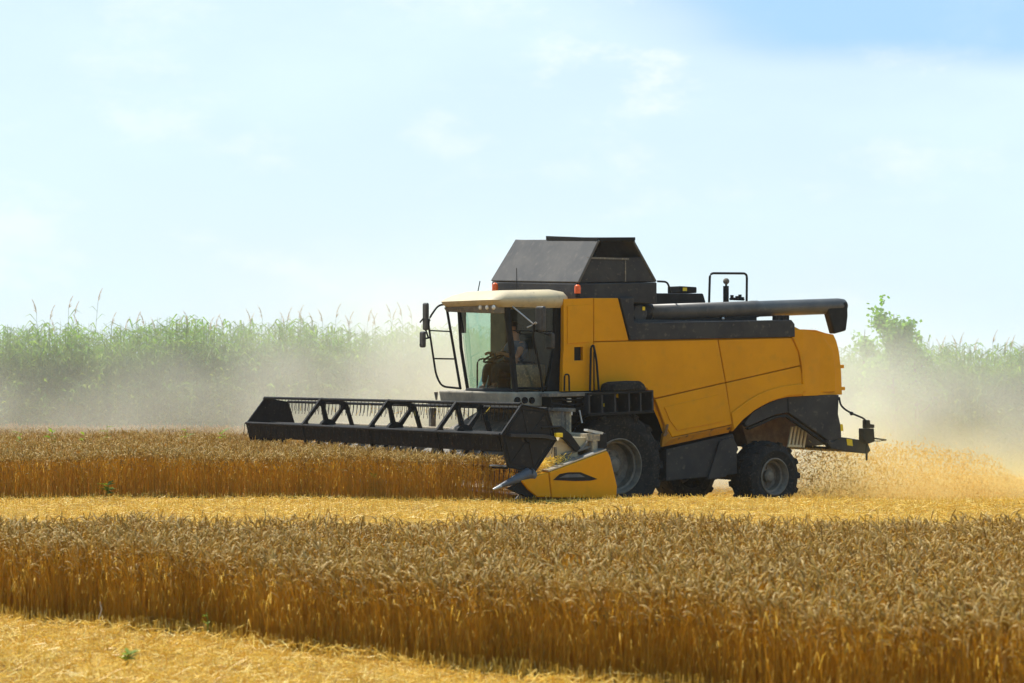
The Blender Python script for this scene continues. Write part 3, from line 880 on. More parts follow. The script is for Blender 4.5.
# --- wheels
def make_wheel(R, W, rim_r, lugs, name):
    """axis along y, outer face towards -y; origin at the middle of the outer face"""
    w2 = W
    b1 = BM()
    prof = [(rim_r, 0.03), (rim_r + 0.02, 0.0), (rim_r + (R - rim_r) * 0.45, -0.035), (rim_r + (R - rim_r) * 0.8, 0.0), (R * 0.955, 0.06),
            (R * 0.965, W * 0.3), (R * 0.97, W * 0.5), (R * 0.965, W * 0.7), (R * 0.955, W - 0.06), (rim_r + (R - rim_r) * 0.8, W), (rim_r + (R - rim_r) * 0.45, W + 0.035), (rim_r + 0.02, W), (rim_r, W - 0.03)]
    lathe(b1, prof, 56)
    for side in (0, 1):
        for k in range(lugs):
            a0 = 2 * PI * (k + 0.5 * side) / lugs
            da = 2 * PI / lugs * 0.17
            sw = 2 * PI / lugs * 0.75
            def pt(a, y, r): return (r * math.cos(a), y, r * math.sin(a))
            y0, y1 = (-0.0, W * 0.54) if side == 0 else (W, W * 0.46)
            ym = lerp(y0, y1, 0.12)
            c = []
            for r in (R * 0.9, R * 1.005):
                rr0 = r if r < R * 0.95 else R * 0.985
                c += [pt(a0 - da, y0, rr0 * 0.97), pt(a0 + da, y0, rr0 * 0.97), pt(a0 + da + sw, y1, r), pt(a0 - da + sw, y1, r)]
            hexa(b1, c)
            # lug shoulder running down the side wall
            s_ = -1 if side == 0 else 1
            yo = y0 + s_ * 0.022
            c = [pt(a0 - da, y0 - s_ * 0.03, R * 0.985), pt(a0 + da, y0 - s_ * 0.03, R * 0.985), pt(a0 + da * 0.6 - sw * 0.12, y0 - s_ * 0.02, R * 0.84), pt(a0 - da * 0.6 - sw * 0.12, y0 - s_ * 0.02, R * 0.84),
                 pt(a0 - da, yo, R * 0.965), pt(a0 + da, yo, R * 0.965), pt(a0 + da * 0.6 - sw * 0.12, yo - s_ * 0.006, R * 0.85), pt(a0 - da * 0.6 - sw * 0.12, yo - s_ * 0.006, R * 0.85)]
            hexa(b1, c)
    b2 = BM()
    r = rim_r
    lathe(b2, [(r + 0.006, 0.025), (r + 0.012, -0.012), (r - 0.006, -0.018), (r - 0.03, 0.02), (r - 0.035, 0.09), (r - 0.07, 0.10), (r - 0.075, W * 0.42), (r * 0.62, W * 0.46), (r * 0.58, W * 0.40), (r * 0.34, W * 0.38), (r * 0.34, W * 0.26), (r * 0.26, W * 0.22), (r * 0.24, W * 0.2), (0.0, W * 0.19)], 48)
    b3 = BM()
    for k in range(8):
        a = 2 * PI * k / 8
        lathe(b3, [(0.0, -0.02), (0.02, -0.02), (0.02, 0.02)], 8, (r * 0.46 * math.cos(a), W * 0.385, r * 0.46 * math.sin(a)))
    return b1, b2, b3

lwf, zwf = lw, zw
RF = zwf - (zgr) ; RF = min(max(RF, 0.84), 0.92)
t1, t2, t3 = make_wheel(RF, 0.62, 0.435, 16, 'front')
wf = obj('wheel', t1, M['rubber'], HV); wf.location = (lwf, 1.5, zwf)
rim_o = obj('rim', t2, M['rim'], wf, smooth_shade=True); nut_o = obj('wheel_nuts', t3, M['rim'], wf)
for p in wf.data.polygons[:]:
    pass
lwr, zwr = bp(774.5, 476.6, 1.55)
RR = 0.60
t1, t2, t3 = make_wheel(RR, 0.50, 0.305, 14, 'rear')
wr = obj('wheel', t1, M['rubber'], HV); wr.location = (lwr, 1.55, zwr); wr.rotation_euler = (0, 0, math.radians(4))
rim_r_ = obj('rim', t2, M['rim'], wr, smooth_shade=True); nut_r = obj('wheel_nuts', t3, M['rim'], wr)
for src, kids, loc, rz in ((wf, (rim_o, nut_o), (lwf, 4.38, zwf), PI), (wr, (rim_r_, nut_r), (lwr, 4.33, zwr), PI + math.radians(4))):
    c = src.copy(); COL.objects.link(c); c.parent = HV; c.location = loc; c.rotation_euler = (0, 0, rz)
    for k in kids:
        kc = k.copy(); COL.objects.link(kc); kc.parent = c
b_ = BM(); box(b_, (lwr - 0.12, 1.95, zwr - 0.1), (lwr + 0.12, 3.9, zwr + 0.12)); tube(b_, [(lwr, 2.9, zwr), (lwr - 0.1, 2.9, zwr + 0.8)], 0.12)
obj('rear_axle', b_, M['black'], HV, bevel=0.01)

# --- straw hood at the tail
tS = TN + 0.04
b_ = BM()
outl = [(744.5, 423.5), (748, 418), (754, 411), (761.5, 406.6), (769.5, 402.6), (778, 399.2), (787, 395.8), (803, 395.2), (839, 394.9), (838.2, 414), (841, 427), (841.5, 438), (829, 441), (788.5, 412.5), (776, 414.5), (747, 427)]
pprism(b_, outl, tS, tS + 0.10, tp=tS)
tail = obj('straw_hood', b_, M['grey'], HV, bevel=0.012)
b_ = BM()
pprism(b_, [(787.2, 398.5), (788.2, 398.5), (788.9, 411.5), (787.9, 411.5)], tS - 0.006, tS + 0.01, tp=tS)
pprism(b_, [(748, 428), (776, 415.8), (788, 414.3), (828, 442), (826.5, 444), (788, 417.3), (777, 418), (750, 430)], tS + 0.02, tS + 0.09, tp=tS)
obj('hood_seam', b_, M['black'], tail)
b_ = BM()
pprism(b_, outl[:9] + [(838, 416), (841, 437), (829, 441), (788.5, 412.5)], TF - 0.3, TF - 0.2, tp=tS)
obj('far_cheek', b_, M['grey'], tail)
b_ = BM()   # inner chute, stained by straw
pprism(b_, [(742, 424), (778, 407), (792, 405), (832, 436), (826, 444.5), (806, 447), (748, 447)], tS + 0.7, TF - 0.35, tp=tS + 0.7)
obj('chute', b_, M['rust'], tail)
b_ = BM()
for i in range(5):
    x = 789.5 + i * 3.7
    y0 = 426 + abs(i - 1.5) * 0.5
    va4 = [P(x + 2.2, y0, tS + 0.25), P(x + 3.9, y0, tS + 0.25), P(x + 0.2, 447.5, tS + 0.25), P(x - 1.5, 447.5, tS + 0.25)]
    slab(b_, va4, 0.03, (0, 1, 0))
pprism(b_, [(788, 444.5), (802, 445), (802, 447.2), (787.4, 446.7)], tS + 0.21, tS + 0.23, tp=tS + 0.21)
obj('deflector_fins', b_, M['tine'], tail)
b_ = BM()   # chopper tailboard
pprism(b_, [(826, 440), (834, 441.5), (841, 437), (846, 437.5), (868, 441), (871.5, 450.5), (868.5, 453.8), (850, 452), (832, 448.5)], tS + 0.02, tS + 0.14, tp=tS)
tb_o = obj('tailboard', b_, M['grey'], HV, bevel=0.012)
b_ = BM(); la_, za_ = bp(832, 448, tS); lb_, zb_ = bp(868, 452, tS)
hexa(b_, [(la_, tS + 0.14, za_ - 0.02), (lb_, tS + 0.14, zb_ - 0.02), (lb_, TF - 0.3, zb_ - 0.02), (la_, TF - 0.3, za_ - 0.02),
          (la_, tS + 0.14, za_ + 0.02), (lb_, tS + 0.14, zb_ + 0.02), (lb_, TF - 0.3, zb_ + 0.02), (la_, TF - 0.3, za_ + 0.02)])
obj('spreader_plate', b_, M['grey'], tb_o)
b_ = BM()
pprism(b_, [(847, 438.7), (852.5, 439.5), (853.3, 446), (847.8, 445.2)], tS + 0.012, tS + 0.0175, tp=tS)
obj('sticker', b_, M['sticker'], tb_o)
b_ = BM()
pprism(b_, [(840, 424), (842.5, 424.4), (843, 431), (840.5, 431)], tS - 0.008, tS - 0.003, tp=tS)
obj('sticker', b_, M['sticker'], tail)
b_ = BM(); tube(b_, round_path([P(839, 397, tS), P(840.5, 405, tS - 0.02), P(845, 409.5, tS - 0.05), P(851.5, 413.3, tS - 0.05), P(864, 418.5, tS - 0.05), P(868.5, 425, tS - 0.05)], 0.06), 0.017)
q = P(851.5, 413.5, tS - 0.05); bmesh.ops.create_uvsphere(b_, u_segments=8, v_segments=6, radius=0.035, matrix=Matrix.Translation(q))
arm = obj('lamp_arm', b_, M['black'], HV, smooth_shade=True)
b_ = BM()
pprism(b_, [(863, 428.5), (874, 428.5), (875, 441.5), (868, 444), (863.2, 440)], tS - 0.1, tS + 0.02, tp=tS - 0.1)
pprism(b_, [(865.7, 420), (870, 420), (870.5, 424), (874.5, 424.5), (874.5, 428), (865.7, 428.4)], tS - 0.09, tS + 0.0, tp=tS - 0.09)
pprism(b_, [(866.3, 444), (868, 444), (867.8, 460.5), (866.4, 460.5)], tS - 0.06, tS - 0.03, tp=tS - 0.06)
obj('tail_lamp', b_, M['black'], arm, bevel=0.01)
b_ = BM(); tube(b_, [P(874, 438.3, tS), P(886, 440, tS)], 0.014); tube(b_, [P(874, 441, tS), P(880, 441, tS), P(886, 440, tS)], 0.008)
obj('marker_rod', b_, M['black'], arm)

# --- feeder house between body and header
b_ = BM()
pf = [(-0.75, 0.12), (1.0, 0.75), (1.0, 1.45), (0.2, 1.42), (-0.75, 0.95)]
prism(b_, pf, 2.25, 3.65)
obj('feeder_house', b_, M['deckgrey'], HV, bevel=0.02)

# --- header
lA, zA = bp(519.5, 404, 0.15)
WF = t_for(264.6, lA)              # far end of the reel
hexpix = [(519.5, 404), (498.7, 434.6), (506, 467.6), (532.7, 473), (554.6, 440), (546, 408.7)]
hexv = [bp(x, y, 0.15) for x, y in hexpix]
lift = z_for(397.8, lA, WF) - zA   # the header leans a little
def zl(z, t): return z + lift * (t - 0.15) / (WF - 0.15)
hubl = sum(p[0] for p in hexv) / 6; hubz = sum(p[1] for p in hexv) / 6

b_ = BM()
# table floor, back sheet and top beam
lbk = -0.35
hexa(b_, [(-1.55, 0.12, 0.06), (lbk, 0.12, 0.16), (lbk, WF + 0.1, zl(0.16, WF)), (-1.55, WF + 0.1, zl(0.06, WF)),
          (-1.55, 0.12, 0.09), (lbk, 0.12, 0.20), (lbk, WF + 0.1, zl(0.20, WF)), (-1.55, WF + 0.1, zl(0.09, WF))])
zbk = 0.86
hexa(b_, [(lbk, 0.12, 0.1), (lbk + 0.08, 0.12, 0.1), (lbk + 0.08, WF + 0.1, zl(0.1, WF)), (lbk, WF + 0.1, zl(0.1, WF)),
          (lbk, 0.12, zbk), (lbk + 0.08, 0.12, zbk), (lbk + 0.08, WF + 0.1, zl(zbk, WF)), (lbk, WF + 0.1, zl(zbk, WF))])
hexa(b_, [(lbk - 0.04, 0.12, zbk - 0.01), (lbk + 0.14, 0.12, zbk - 0.01), (lbk + 0.14, WF + 0.1, zl(zbk - 0.01, WF)), (lbk - 0.04, WF + 0.1, zl(zbk - 0.01, WF)),
          (lbk - 0.04, 0.12, zbk + 0.1), (lbk + 0.14, 0.12, zbk + 0.1), (lbk + 0.14, WF + 0.1, zl(zbk + 0.1, WF)), (lbk - 0.04, WF + 0.1, zl(zbk + 0.1, WF))])
header = obj('header', b_, M['dusty'], HV, bevel=0.01)
b_ = BM()
AC = (-0.72, 0.0, 0.45)
for i in range(2):
    pass
tube(b_, [(-0.72, 0.16, 0.45), (-0.72, WF, zl(0.45, WF))], 0.18, 20)
# flighting of the auger, one hand each side of the middle
tmid = 2.95
for sgn, ta0, ta1 in ((1, 0.2, tmid - 0.6), (-1, tmid + 0.6, WF - 0.1)):
    turns = (ta1 - ta0) / 0.5
    n = int(turns * 18)
    prev = None
    for i in range(n + 1):
        u = i / n
        a = sgn * 2 * PI * turns * u
        t = lerp(ta0, ta1, u)
        zc = zl(0.45, t)
        v0 = b_.verts.new((-0.72 + 0.18 * math.cos(a), t, zc + 0.18 * math.sin(a)))
        v1 = b_.verts.new((-0.72 + 0.29 * math.cos(a), t, zc + 0.29 * math.sin(a)))
        if prev: b_.faces.new((prev[0], prev[1], v1, v0))
        prev = (v0, v1)
obj('auger', b_, M['deckgrey'], header)
b_ = BM()
n = int(WF / 0.0762)
for i in range(n):
    t = 0.15 + i * 0.0762
    z = zl(0.07, t)
    v = [b_.verts.new(p) for p in ((-1.55, t, z), (-1.55, t + 0.045, z), (-1.68, t + 0.0225, z + 0.01), (-1.55, t + 0.0225, z + 0.03))]
    b_.faces.new((v[0], v[1], v[2])); b_.faces.new((v[0], v[2], v[3])); b_.faces.new((v[1], v[3], v[2])); b_.faces.new((v[0], v[3], v[1]))
obj('cutter_bar', b_, M['steel'], header)
# raised centre frame of the header in front of the feeder
b_ = BM()
q0 = P(512, 410.5, 1.2); tc_ = t_for(430, -0.2)
hexa(b_, [(-0.25, 0.9, z_for(412, -0.25, 0.9)), (-0.12, 0.9, z_for(412, -0.25, 0.9)), (-0.12, tc_, z_for(404, -0.25, tc_)), (-0.25, tc_, z_for(404, -0.25, tc_)),
          (-0.25, 0.9, z_for(408.5, -0.25, 0.9)), (-0.12, 0.9, z_for(408.5, -0.25, 0.9)), (-0.12, tc_, z_for(401.8, -0.25, tc_)), (-0.25, tc_, z_for(401.8, -0.25, tc_))])
for t in (1.1, 1.9, 3.4, tc_ - 0.06):
    box(b_, (-0.24, t - 0.04, 0.9), (-0.14, t + 0.04, z_for(408, -0.2, t)))
obj('centre_frame', b_, M['deckgrey'], header, bevel=0.008)
b_ = BM()
box(b_, (-0.2, 0.95, 0.9), (-0.17, 3.3, z_for(410.5, -0.2, 2)))
obj('back_shield', b_, M['dusty'], header)
# end walls
for t in (0.10, WF + 0.08):
    b_ = BM()
    zz = lift if t > 1 else 0
    prism(b_, [(-1.75, 0.03 + zz), (-0.1, 0.03 + zz), (-0.1, 0.62 + zz), (-0.7, 0.44 + zz), (-1.55, 0.2 + zz)], t, t + 0.03)
    obj('end_wall', b_, M['deckgrey'], header)

# reel
b_ = BM()
tube(b_, [(hubl, 0.15, hubz), (hubl, WF, zl(hubz, WF))], 0.075, 16)
reel = obj('reel', b_, M['reel'], HV, smooth_shade=True)
def plate_hex(t, hull, th):
    b_ = BM()
    prism(b_, [(l, zl(z, t)) for l, z in hull], t, t + th)
    return b_
near_sh = obj('reel_shield', plate_hex(0.10, hexv, 0.03), M['shield'], reel, bevel=0.006)
b_ = BM()
for i in range(6):
    a, c = hexv[i], hexv[(i + 1) % 6]
    tube(b_, [(lerp(hubl, a[0], 0.97), 0.095, lerp(hubz, a[1], 0.97)), (lerp(hubl, c[0], 0.97), 0.095, lerp(hubz, c[1], 0.97))], 0.014, 6)
    a2 = (lerp(hubl, a[0], 0.86), 0.097, lerp(hubz, a[1], 0.86)); c2 = (lerp(hubl, c[0], 0.86), 0.097, lerp(hubz, c[1], 0.86))
    tube(b_, [a2, c2], 0.006, 6)
    tube(b_, [(hubl, 0.097, hubz), a2], 0.006, 6)
lathe(b_, [(0.0, 0.06), (0.06, 0.06), (0.075, 0.09), (0.075, 0.11)], 14, (hubl, 0, hubz))
obj('shield_rim', b_, M['black'], reel)
obj('reel_shield', plate_hex(WF - 0.02, hexv, 0.03), M['shield'], reel)
# spiders
for px in (321.5, 388.5, 457):
    ts = t_for(px, lA)
    b_ = BM()
    hv = [(l, zl(z, ts)) for l, z in hexv]
    hc = (hubl, zl(hubz, ts))
    def bar(p, q, w0, w1, th=0.03):
        dx, dz = q[0] - p[0], q[1] - p[1]
        L = math.hypot(dx, dz); nx, nz = -dz / L, dx / L
        prism(b_, [(p[0] + nx * w0, p[1] + nz * w0), (q[0] + nx * w1, q[1] + nz * w1), (q[0] - nx * w1, q[1] - nz * w1), (p[0] - nx * w0, p[1] - nz * w0)], ts - th, ts + th)
    for i in range(6):
        a, c = hv[i], hv[(i + 1) % 6]
        bar(a, c, 0.028, 0.028)
        for v_, w_ in ((a, c), (c, a)):      # curved corner gussets
            pin = (lerp(v_[0], hc[0], 0.30), lerp(v_[1], hc[1], 0.30)); pal = (lerp(v_[0], w_[0], 0.34), lerp(v_[1], w_[1], 0.34))
            mid = (lerp(v_[0], (pin[0] + pal[0]) / 2, 0.72), lerp(v_[1], (pin[1] + pal[1]) / 2, 0.72))
            prism(b_, [v_, pin, mid, pal], ts - 0.022, ts + 0.022)
        bar(hc, a, 0.044, 0.022)
    lathe(b_, [(0.0, -0.04), (0.165, -0.04), (0.165, 0.04), (0.0, 0.04)], 18, (hc[0], ts, hc[1]))
    obj('reel_spider', b_, M['reel'], reel)
# bats with their tines
for i, (l, z) in enumerate(hexv):
    b_ = BM()
    tube(b_, [(l, 0.12, z), (l, WF, zl(z, WF))], 0.024, 8)
    nt_ = int(WF / 0.125)
    for k in range(nt_):
        t = 0.2 + k * 0.125
        zz = zl(z, t)
        j = random.uniform(-0.02, 0.02)
        tube(b_, [(l, t, zz), (l - 0.005, t + j * 0.3, zz - 0.12), (l - 0.02, t + j, zz - 0.21)], 0.0055, 5, caps=False)
    obj('reel_bat', b_, M['reel'], reel)
# the board carried by the leading bat
b_ = BM()
(lB, zB), (lC, zC) = hexv[1], hexv[2]
u0, u1 = 0.02, 0.52
for t0, t1 in ((0.15, WF),):
    p0 = (lerp(lB, lC, u0), lerp(zB, zC, u0)); p1 = (lerp(lB, lC, u1), lerp(zB, zC, u1))
    hexa(b_, [(p1[0] - 0.012, t0, p1[1]), (p1[0] + 0.012, t0, p1[1]), (p1[0] + 0.012, t1, zl(p1[1], t1)), (p1[0] - 0.012, t1, zl(p1[1], t1)),
              (p0[0] - 0.012, t0, p0[1]), (p0[0] + 0.012, t0, p0[1]), (p0[0] + 0.012, t1, zl(p0[1], t1)), (p0[0] - 0.012, t1, zl(p0[1], t1))])
obj('bat_board', b_, M['reel'], reel, bevel=0.005)

b_ = BM()
for i in range(150):
    t = random.uniform(0.3, WF - 0.2) if i % 3 else random.gauss(3.0, 0.5); k = random.choice((5, 2, 2, 3, 4))
    l, z = hexv[k]
    q = Vector((l + random.uniform(-0.05, 0.05), t, zl(z, t) - random.uniform(0.0, 0.12)))
    d = Vector((random.uniform(-0.5, 0.5), random.uniform(-0.6, 0.6), random.uniform(-1, 0.1))).normalized() * random.uniform(0.06, 0.16)
    n_ = d.cross(Vector((0.3, 0.8, 0.2))).normalized() * 0.0035
    b_.faces.new([b_.verts.new(v) for v in (q - d * 0.3 - n_, q + d - n_, q + d + n_, q - d * 0.3 + n_)])
tag(obj('caught_straw', b_, M['straw'], reel), kind='stuff')

# reel arm on the near end
b_ = BM()
pprism(b_, [(511, 433.6), (544, 434.2), (556, 436.6), (556, 440.4), (544, 438.2), (511, 437.2)], 0.02, 0.08, tp=0.02)
ra = obj('reel_arm', b_, M['grey'], HV, bevel=0.006)
b_ = BM()
tube(b_, [P(541, 427.6, 0.1), P(560, 427, 0.1)], 0.02); tube(b_, [P(541, 430, 0.12), P(556, 430, 0.12)], 0.014)
pprism(b_, [(553, 425.5), (561, 425.5), (571, 434), (581, 448), (577, 452), (566, 440), (556, 433)], 0.12, 0.2, tp=0.12)
obj('arm_bracket', b_, M['black'], ra, bevel=0.006)
b_ = BM(); pprism(b_, [(556.3, 433), (563, 433), (563, 437.3), (556.3, 437.3)], -0.01, 0.05)
obj('marker_lamp', b_, M['sticker'], ra, bevel=0.006)
b_ = BM(); box(b_, (-0.95, WF + 0.12, zl(0.85, WF)), (0.0, WF + 0.18, zl(0.93, WF)))
obj('reel_arm', b_, M['grey'], HV)

# near crop divider
T0, T1 = -0.02, 0.20
b_ = BM()
dpix = [(521.4, 480.6), (549.5, 472.2), (607.4, 450.7), (610.5, 457), (617.4, 486), (616.8, 498), (552, 497.8), (538, 497.4), (529, 490)]
pprism(b_, [(521.4, 480.6), (548.8, 472.4), (551.4, 497.6), (538, 497.4), (529, 490)], T0, T1, tp=T0)
div = obj('crop_divider', b_, M['yellow'], HV, bevel=0.02, seg=3)
b_ = BM()
# rear cover built round its long hand slot
sl = [(553, 480), (559.5, 474), (568, 472.3), (580.5, 472.2), (597.4, 479), (590, 480.6), (575, 481)]
pprism(b_, [(549.6, 472.1), (607.4, 450.7), (610.5, 457), (617.4, 486), (616.8, 498), (552, 497.8)], T0, T1, tp=T0)
obj('divider_cover', b_, M['yellow'], div, bevel=0.02, seg=3)
b_ = BM(); pprism(b_, sl, T0 - 0.006, T0 + 0.002, tp=T0)
obj('slot', b_, M['black'], div)
b_ = BM(); pprism(b_, [(559, 477.6), (566.5, 474.3), (579, 474), (585, 477)], T0 - 0.012, T0 - 0.007, tp=T0)
obj('slot_lip', b_, M['tip'], div)
b_ = BM()
ptop = [bp(549.5, 471.9, T0), bp(607.2, 450.4, T0)]
slab(b_, [(ptop[0][0], T0 + 0.02, ptop[0][1] + 0.005), (ptop[1][0], T0 + 0.02, ptop[1][1] + 0.005), (ptop[1][0], T1 - 0.01, ptop[1][1] + 0.005), (ptop[0][0], T1 - 0.01, ptop[0][1] + 0.005)], 0.02, (0, 0, 1))
obj('sunlit_top_strip', b_, M['steel'], div)  # sunlight on the divider top, put into the pale colour of this strip
b_ = BM()
pa = P(493.5, 489, 0.06); 
for (x0, y0, r0), (x1, y1, r1) in (((493.5, 489, 0.012), (505, 484, 0.04)), ((505, 484, 0.04), (529, 474, 0.10)), ((529, 474, 0.10), (533, 477, 0.09))):
    tube(b_, [P(x0, y0, 0.06), P(x1, y1, 0.06)], r0, 10, rs=[r0, r1], caps=True)
tipo = obj('divider_tip', b_, M['tip'], div, smooth_shade=True)
b_ = BM(); tube(b_, [P(493, 489.4, 0.06), P(501, 486, 0.06)], 0.03, 8, rs=[0.014, 0.033]); obj('tip_point', b_, M['steel'], div, smooth_shade=True)
b_ = BM(); pprism(b_, [(510, 489), (521, 482), (536, 497), (528, 497)], 0.02, 0.12, tp=0.02); obj('skid', b_, M['black'], div)
b_ = BM(); tube(b_, [P(490, 465.5, 0.25), P(506, 466, 0.25)], 0.014); obj('grain_lifter', b_, M['steel'], div)
# drive boxes at the near end of the header
b_ = BM()
pprism(b_, [(556, 440), (578, 441), (578, 468), (556, 472)], 0.24, 0.62, tp=0.24)
pprism(b_, [(560, 436.5), (596, 437.5), (593, 448), (578, 449), (558, 442)], 0.24, 0.9, tp=0.24)
obj('gearbox', b_, M['cream'], header, bevel=0.015)
b_ = BM()
tube(b_, [P(555, 447, 0.2), P(556.5, 470, 0.2)], 0.025, 8)
tube(b_, round_path([P(570, 444, 0.22), P(572, 450, 0.2), P(580, 450.5, 0.2), P(588, 441, 0.22), P(594, 436, 0.22)], 0.05), 0.022, 8)
tube(b_, [P(597, 433, 0.2), P(596, 452, 0.2)], 0.022, 8)
tube(b_, [P(562, 455, 0.2), P(590, 447, 0.2)], 0.02, 8)
obj('linkage', b_, M['deckgrey'], header, smooth_shade=True)
b_ = BM(); pprism(b_, [(587.8, 429), (603.5, 432.2), (602.5, 434.3), (596, 433.6), (587.5, 431)], 0.14, 0.24, tp=0.14)
obj('lamp_bracket', b_, M['plate'], header)
b_ = BM(); pprism(b_, [(597.5, 434), (606.5, 433), (607.5, 450), (597.5, 452)], 0.22, 0.42, tp=0.22)
obj('drive_cover', b_, M['black'], header, bevel=0.012)
b_ = BM()
fd = [(l - 0.0, z) for l, z in [bp(x, y, T0) for x, y in dpix]]
prism(b_, [(l, z + lift) for l, z in fd], WF + 0.14, WF + 0.34)
obj('crop_divider', b_, M['yellow'], HV, bevel=0.02)

# straw caught on the header
b_ = BM()
for i in range(260):
    t = random.uniform(0.1, 0.5); x = random.uniform(531, 568); 
    y = 472 - (x - 531) * 0.28 + random.uniform(-9, 1) * (1 if x < 552 else 0.6)
    q = P(x, y, t * 0.5 + 0.1)
    d = Vector((random.uniform(-1, 1), random.uniform(-0.6, 0.6), random.uniform(-0.4, 0.8))).normalized() * random.uniform(0.05, 0.14)
    n_ = d.cross(Vector((0.3, 0.8, 0.2))).normalized() * 0.004
    b_.faces.new([b_.verts.new(v) for v in (q - d - n_, q + d - n_, q + d + n_, q - d + n_)])
so = obj('caught_straw', b_, M['straw'], header)
tag(so, kind='stuff')

# ------------------------------------------------------------------ operator in the cab
def skin_body(name, verts, edges, radii, material, parent, root=0, levels=2):
    me = bpy.data.meshes.new(name)
    me.from_pydata([tuple(v) for v in verts], edges, [])
    o = bpy.data.objects.new(name, me)
    COL.objects.link(o)
    o.parent = parent
    md = o.modifiers.new('skin', 'SKIN')
    for i, r in enumerate(radii):
        rr = r if isinstance(r, tuple) else (r, r)
        me.skin_vertices[0].data[i].radius = rr
        me.skin_vertices[0].data[i].use_root = (i == root)
    md.use_smooth_shade = True
    ss = o.modifiers.new('sub', 'SUBSURF')
    ss.levels = levels; ss.render_levels = levels
    me.materials.append(material)
    return o

hip = Vector((sx + 0.05, sy, sz + 0.12))
wpos = HV.matrix_world
op = empty('person', (0, 0, 0), 0)
mw = Matrix.Translation((OX, OY, 0)) @ Matrix.Rotation(TH, 4, 'Z')
op.location = mw @ Vector((hip.x, hip.y, sz))
op.rotation_euler = (0, 0, TH)
tag(op, 'person in dark blue top sitting at the wheel inside the harvester cab, arms reaching forward', 'person')
V, E, R_ = [], [], []
def vtx(p, r, frm=None):
    V.append(Vector(p)); R_.append(r)
    if frm is not None: E.append((frm, len(V) - 1))
    return len(V) - 1
pel = vtx((0, 0, 0.10), (0.19, 0.15))
bel = vtx((0.02, 0, 0.26), (0.18, 0.145), pel)
che = vtx((0.05, 0, 0.43), (0.20, 0.15), bel)
nek = vtx((0.05, 0, 0.53), 0.075, che)
hd0 = vtx((0.04, 0, 0.58), 0.065, nek)
hd1 = vtx((0.0, 0, 0.645), (0.095, 0.105), hd0)
hd2 = vtx((0.005, 0, 0.72), (0.098, 0.112), hd1)
hd3 = vtx((0.02, 0, 0.78), 0.075, hd2)
wheel_local = Vector((wc.x - hip.x, wc.y - hip.y, wc.z - sz))
for s in (-1, 1):
    sh = vtx((0.05, s * 0.19, 0.47), 0.06, che)
    el = vtx((-0.10, s * 0.27, 0.26), 0.045, sh)
    wr_ = vtx((wheel_local.x + 0.05, s * 0.17, wheel_local.z + 0.05), 0.03, el)
    pm_ = vtx((wheel_local.x - 0.01, s * 0.165, wheel_local.z + 0.07), (0.035, 0.02), wr_)
    for k in range(4):
        f0 = vtx((wheel_local.x - 0.05, s * (0.14 + 0.018 * k), wheel_local.z + 0.075 - 0.004 * abs(k - 1)), 0.009, pm_)
        f1 = vtx((wheel_local.x - 0.065, s * (0.14 + 0.018 * k), wheel_local.z + 0.045), 0.008, f0)
        f2 = vtx((wheel_local.x - 0.045, s * (0.14 + 0.018 * k), wheel_local.z + 0.028), 0.007, f1)
    th0 = vtx((wheel_local.x + 0.01, s * 0.13, wheel_local.z + 0.055), 0.01, pm_)
    vtx((wheel_local.x - 0.02, s * 0.125, wheel_local.z + 0.035), 0.008, th0)
    hp = vtx((-0.04, s * 0.10, 0.09), 0.085, pel)
    kn = vtx((-0.42, s * 0.14, 0.12), 0.062, hp)
    an = vtx((-0.45, s * 0.14, -0.20), 0.042, kn)
    vtx((-0.56, s * 0.14, -0.235), 0.036, an)
pb = skin_body('body_skin', V, E, R_, M['skin'], op)
# clothes: sleeveless-armed top and trousers as slightly larger skins
skin_body('shirt', [V[pel] + Vector((0, 0, 0.06)), V[bel], V[che], Vector((0.05, 0, 0.50)), Vector((0.05, -0.19, 0.47)), Vector((0.05, 0.19, 0.47)), Vector((-0.01, -0.225, 0.385)), Vector((-0.01, 0.225, 0.385))],
          [(0, 1), (1, 2), (2, 3), (2, 4), (2, 5), (4, 6), (5, 7)], [(0.205, 0.165), (0.195, 0.16), (0.215, 0.165), 0.095, 0.095, 0.095, 0.075, 0.075], M['shirt'], op)
skin_body('trousers', [V[pel], Vector((-0.04, -0.10, 0.09)), Vector((-0.42, -0.14, 0.12)), Vector((-0.45, -0.14, -0.16)), Vector((-0.04, 0.10, 0.09)), Vector((-0.42, 0.14, 0.12)), Vector((-0.45, 0.14, -0.16))],
          [(0, 1), (1, 2), (2, 3), (0, 4), (4, 5), (5, 6)], [(0.16, 0.13), 0.095, 0.074, 0.058, 0.095, 0.074, 0.058], M['trouser'], op)
b_ = BM()
bmesh.ops.create_uvsphere(b_, u_segments=16, v_segments=10, radius=0.128, matrix=Matrix.Translation((0.03, 0, 0.725)) @ Matrix.Diagonal((1.0, 0.9, 0.95, 1)))
bmesh.ops.delete(b_, geom=[v for v in b_.verts if v.co.x < -0.03 and v.co.z < 0.76 or v.co.z < 0.65], context='VERTS')
obj('hair', b_, M['hair'], op, smooth_shade=True)
b_ = BM()   # nose, ears, eyes, mouth
tube(b_, [(-0.075, 0, 0.69), (-0.105, 0, 0.655)], 0.012, 8)
for s in (-1, 1):
    bmesh.ops.create_uvsphere(b_, u_segments=8, v_segments=6, radius=0.028, matrix=Matrix.Translation((0.02, s * 0.088, 0.68)) @ Matrix.Diagonal((0.7, 0.3, 1, 1)))
obj('face', b_, M['skin'], op, smooth_shade=True)

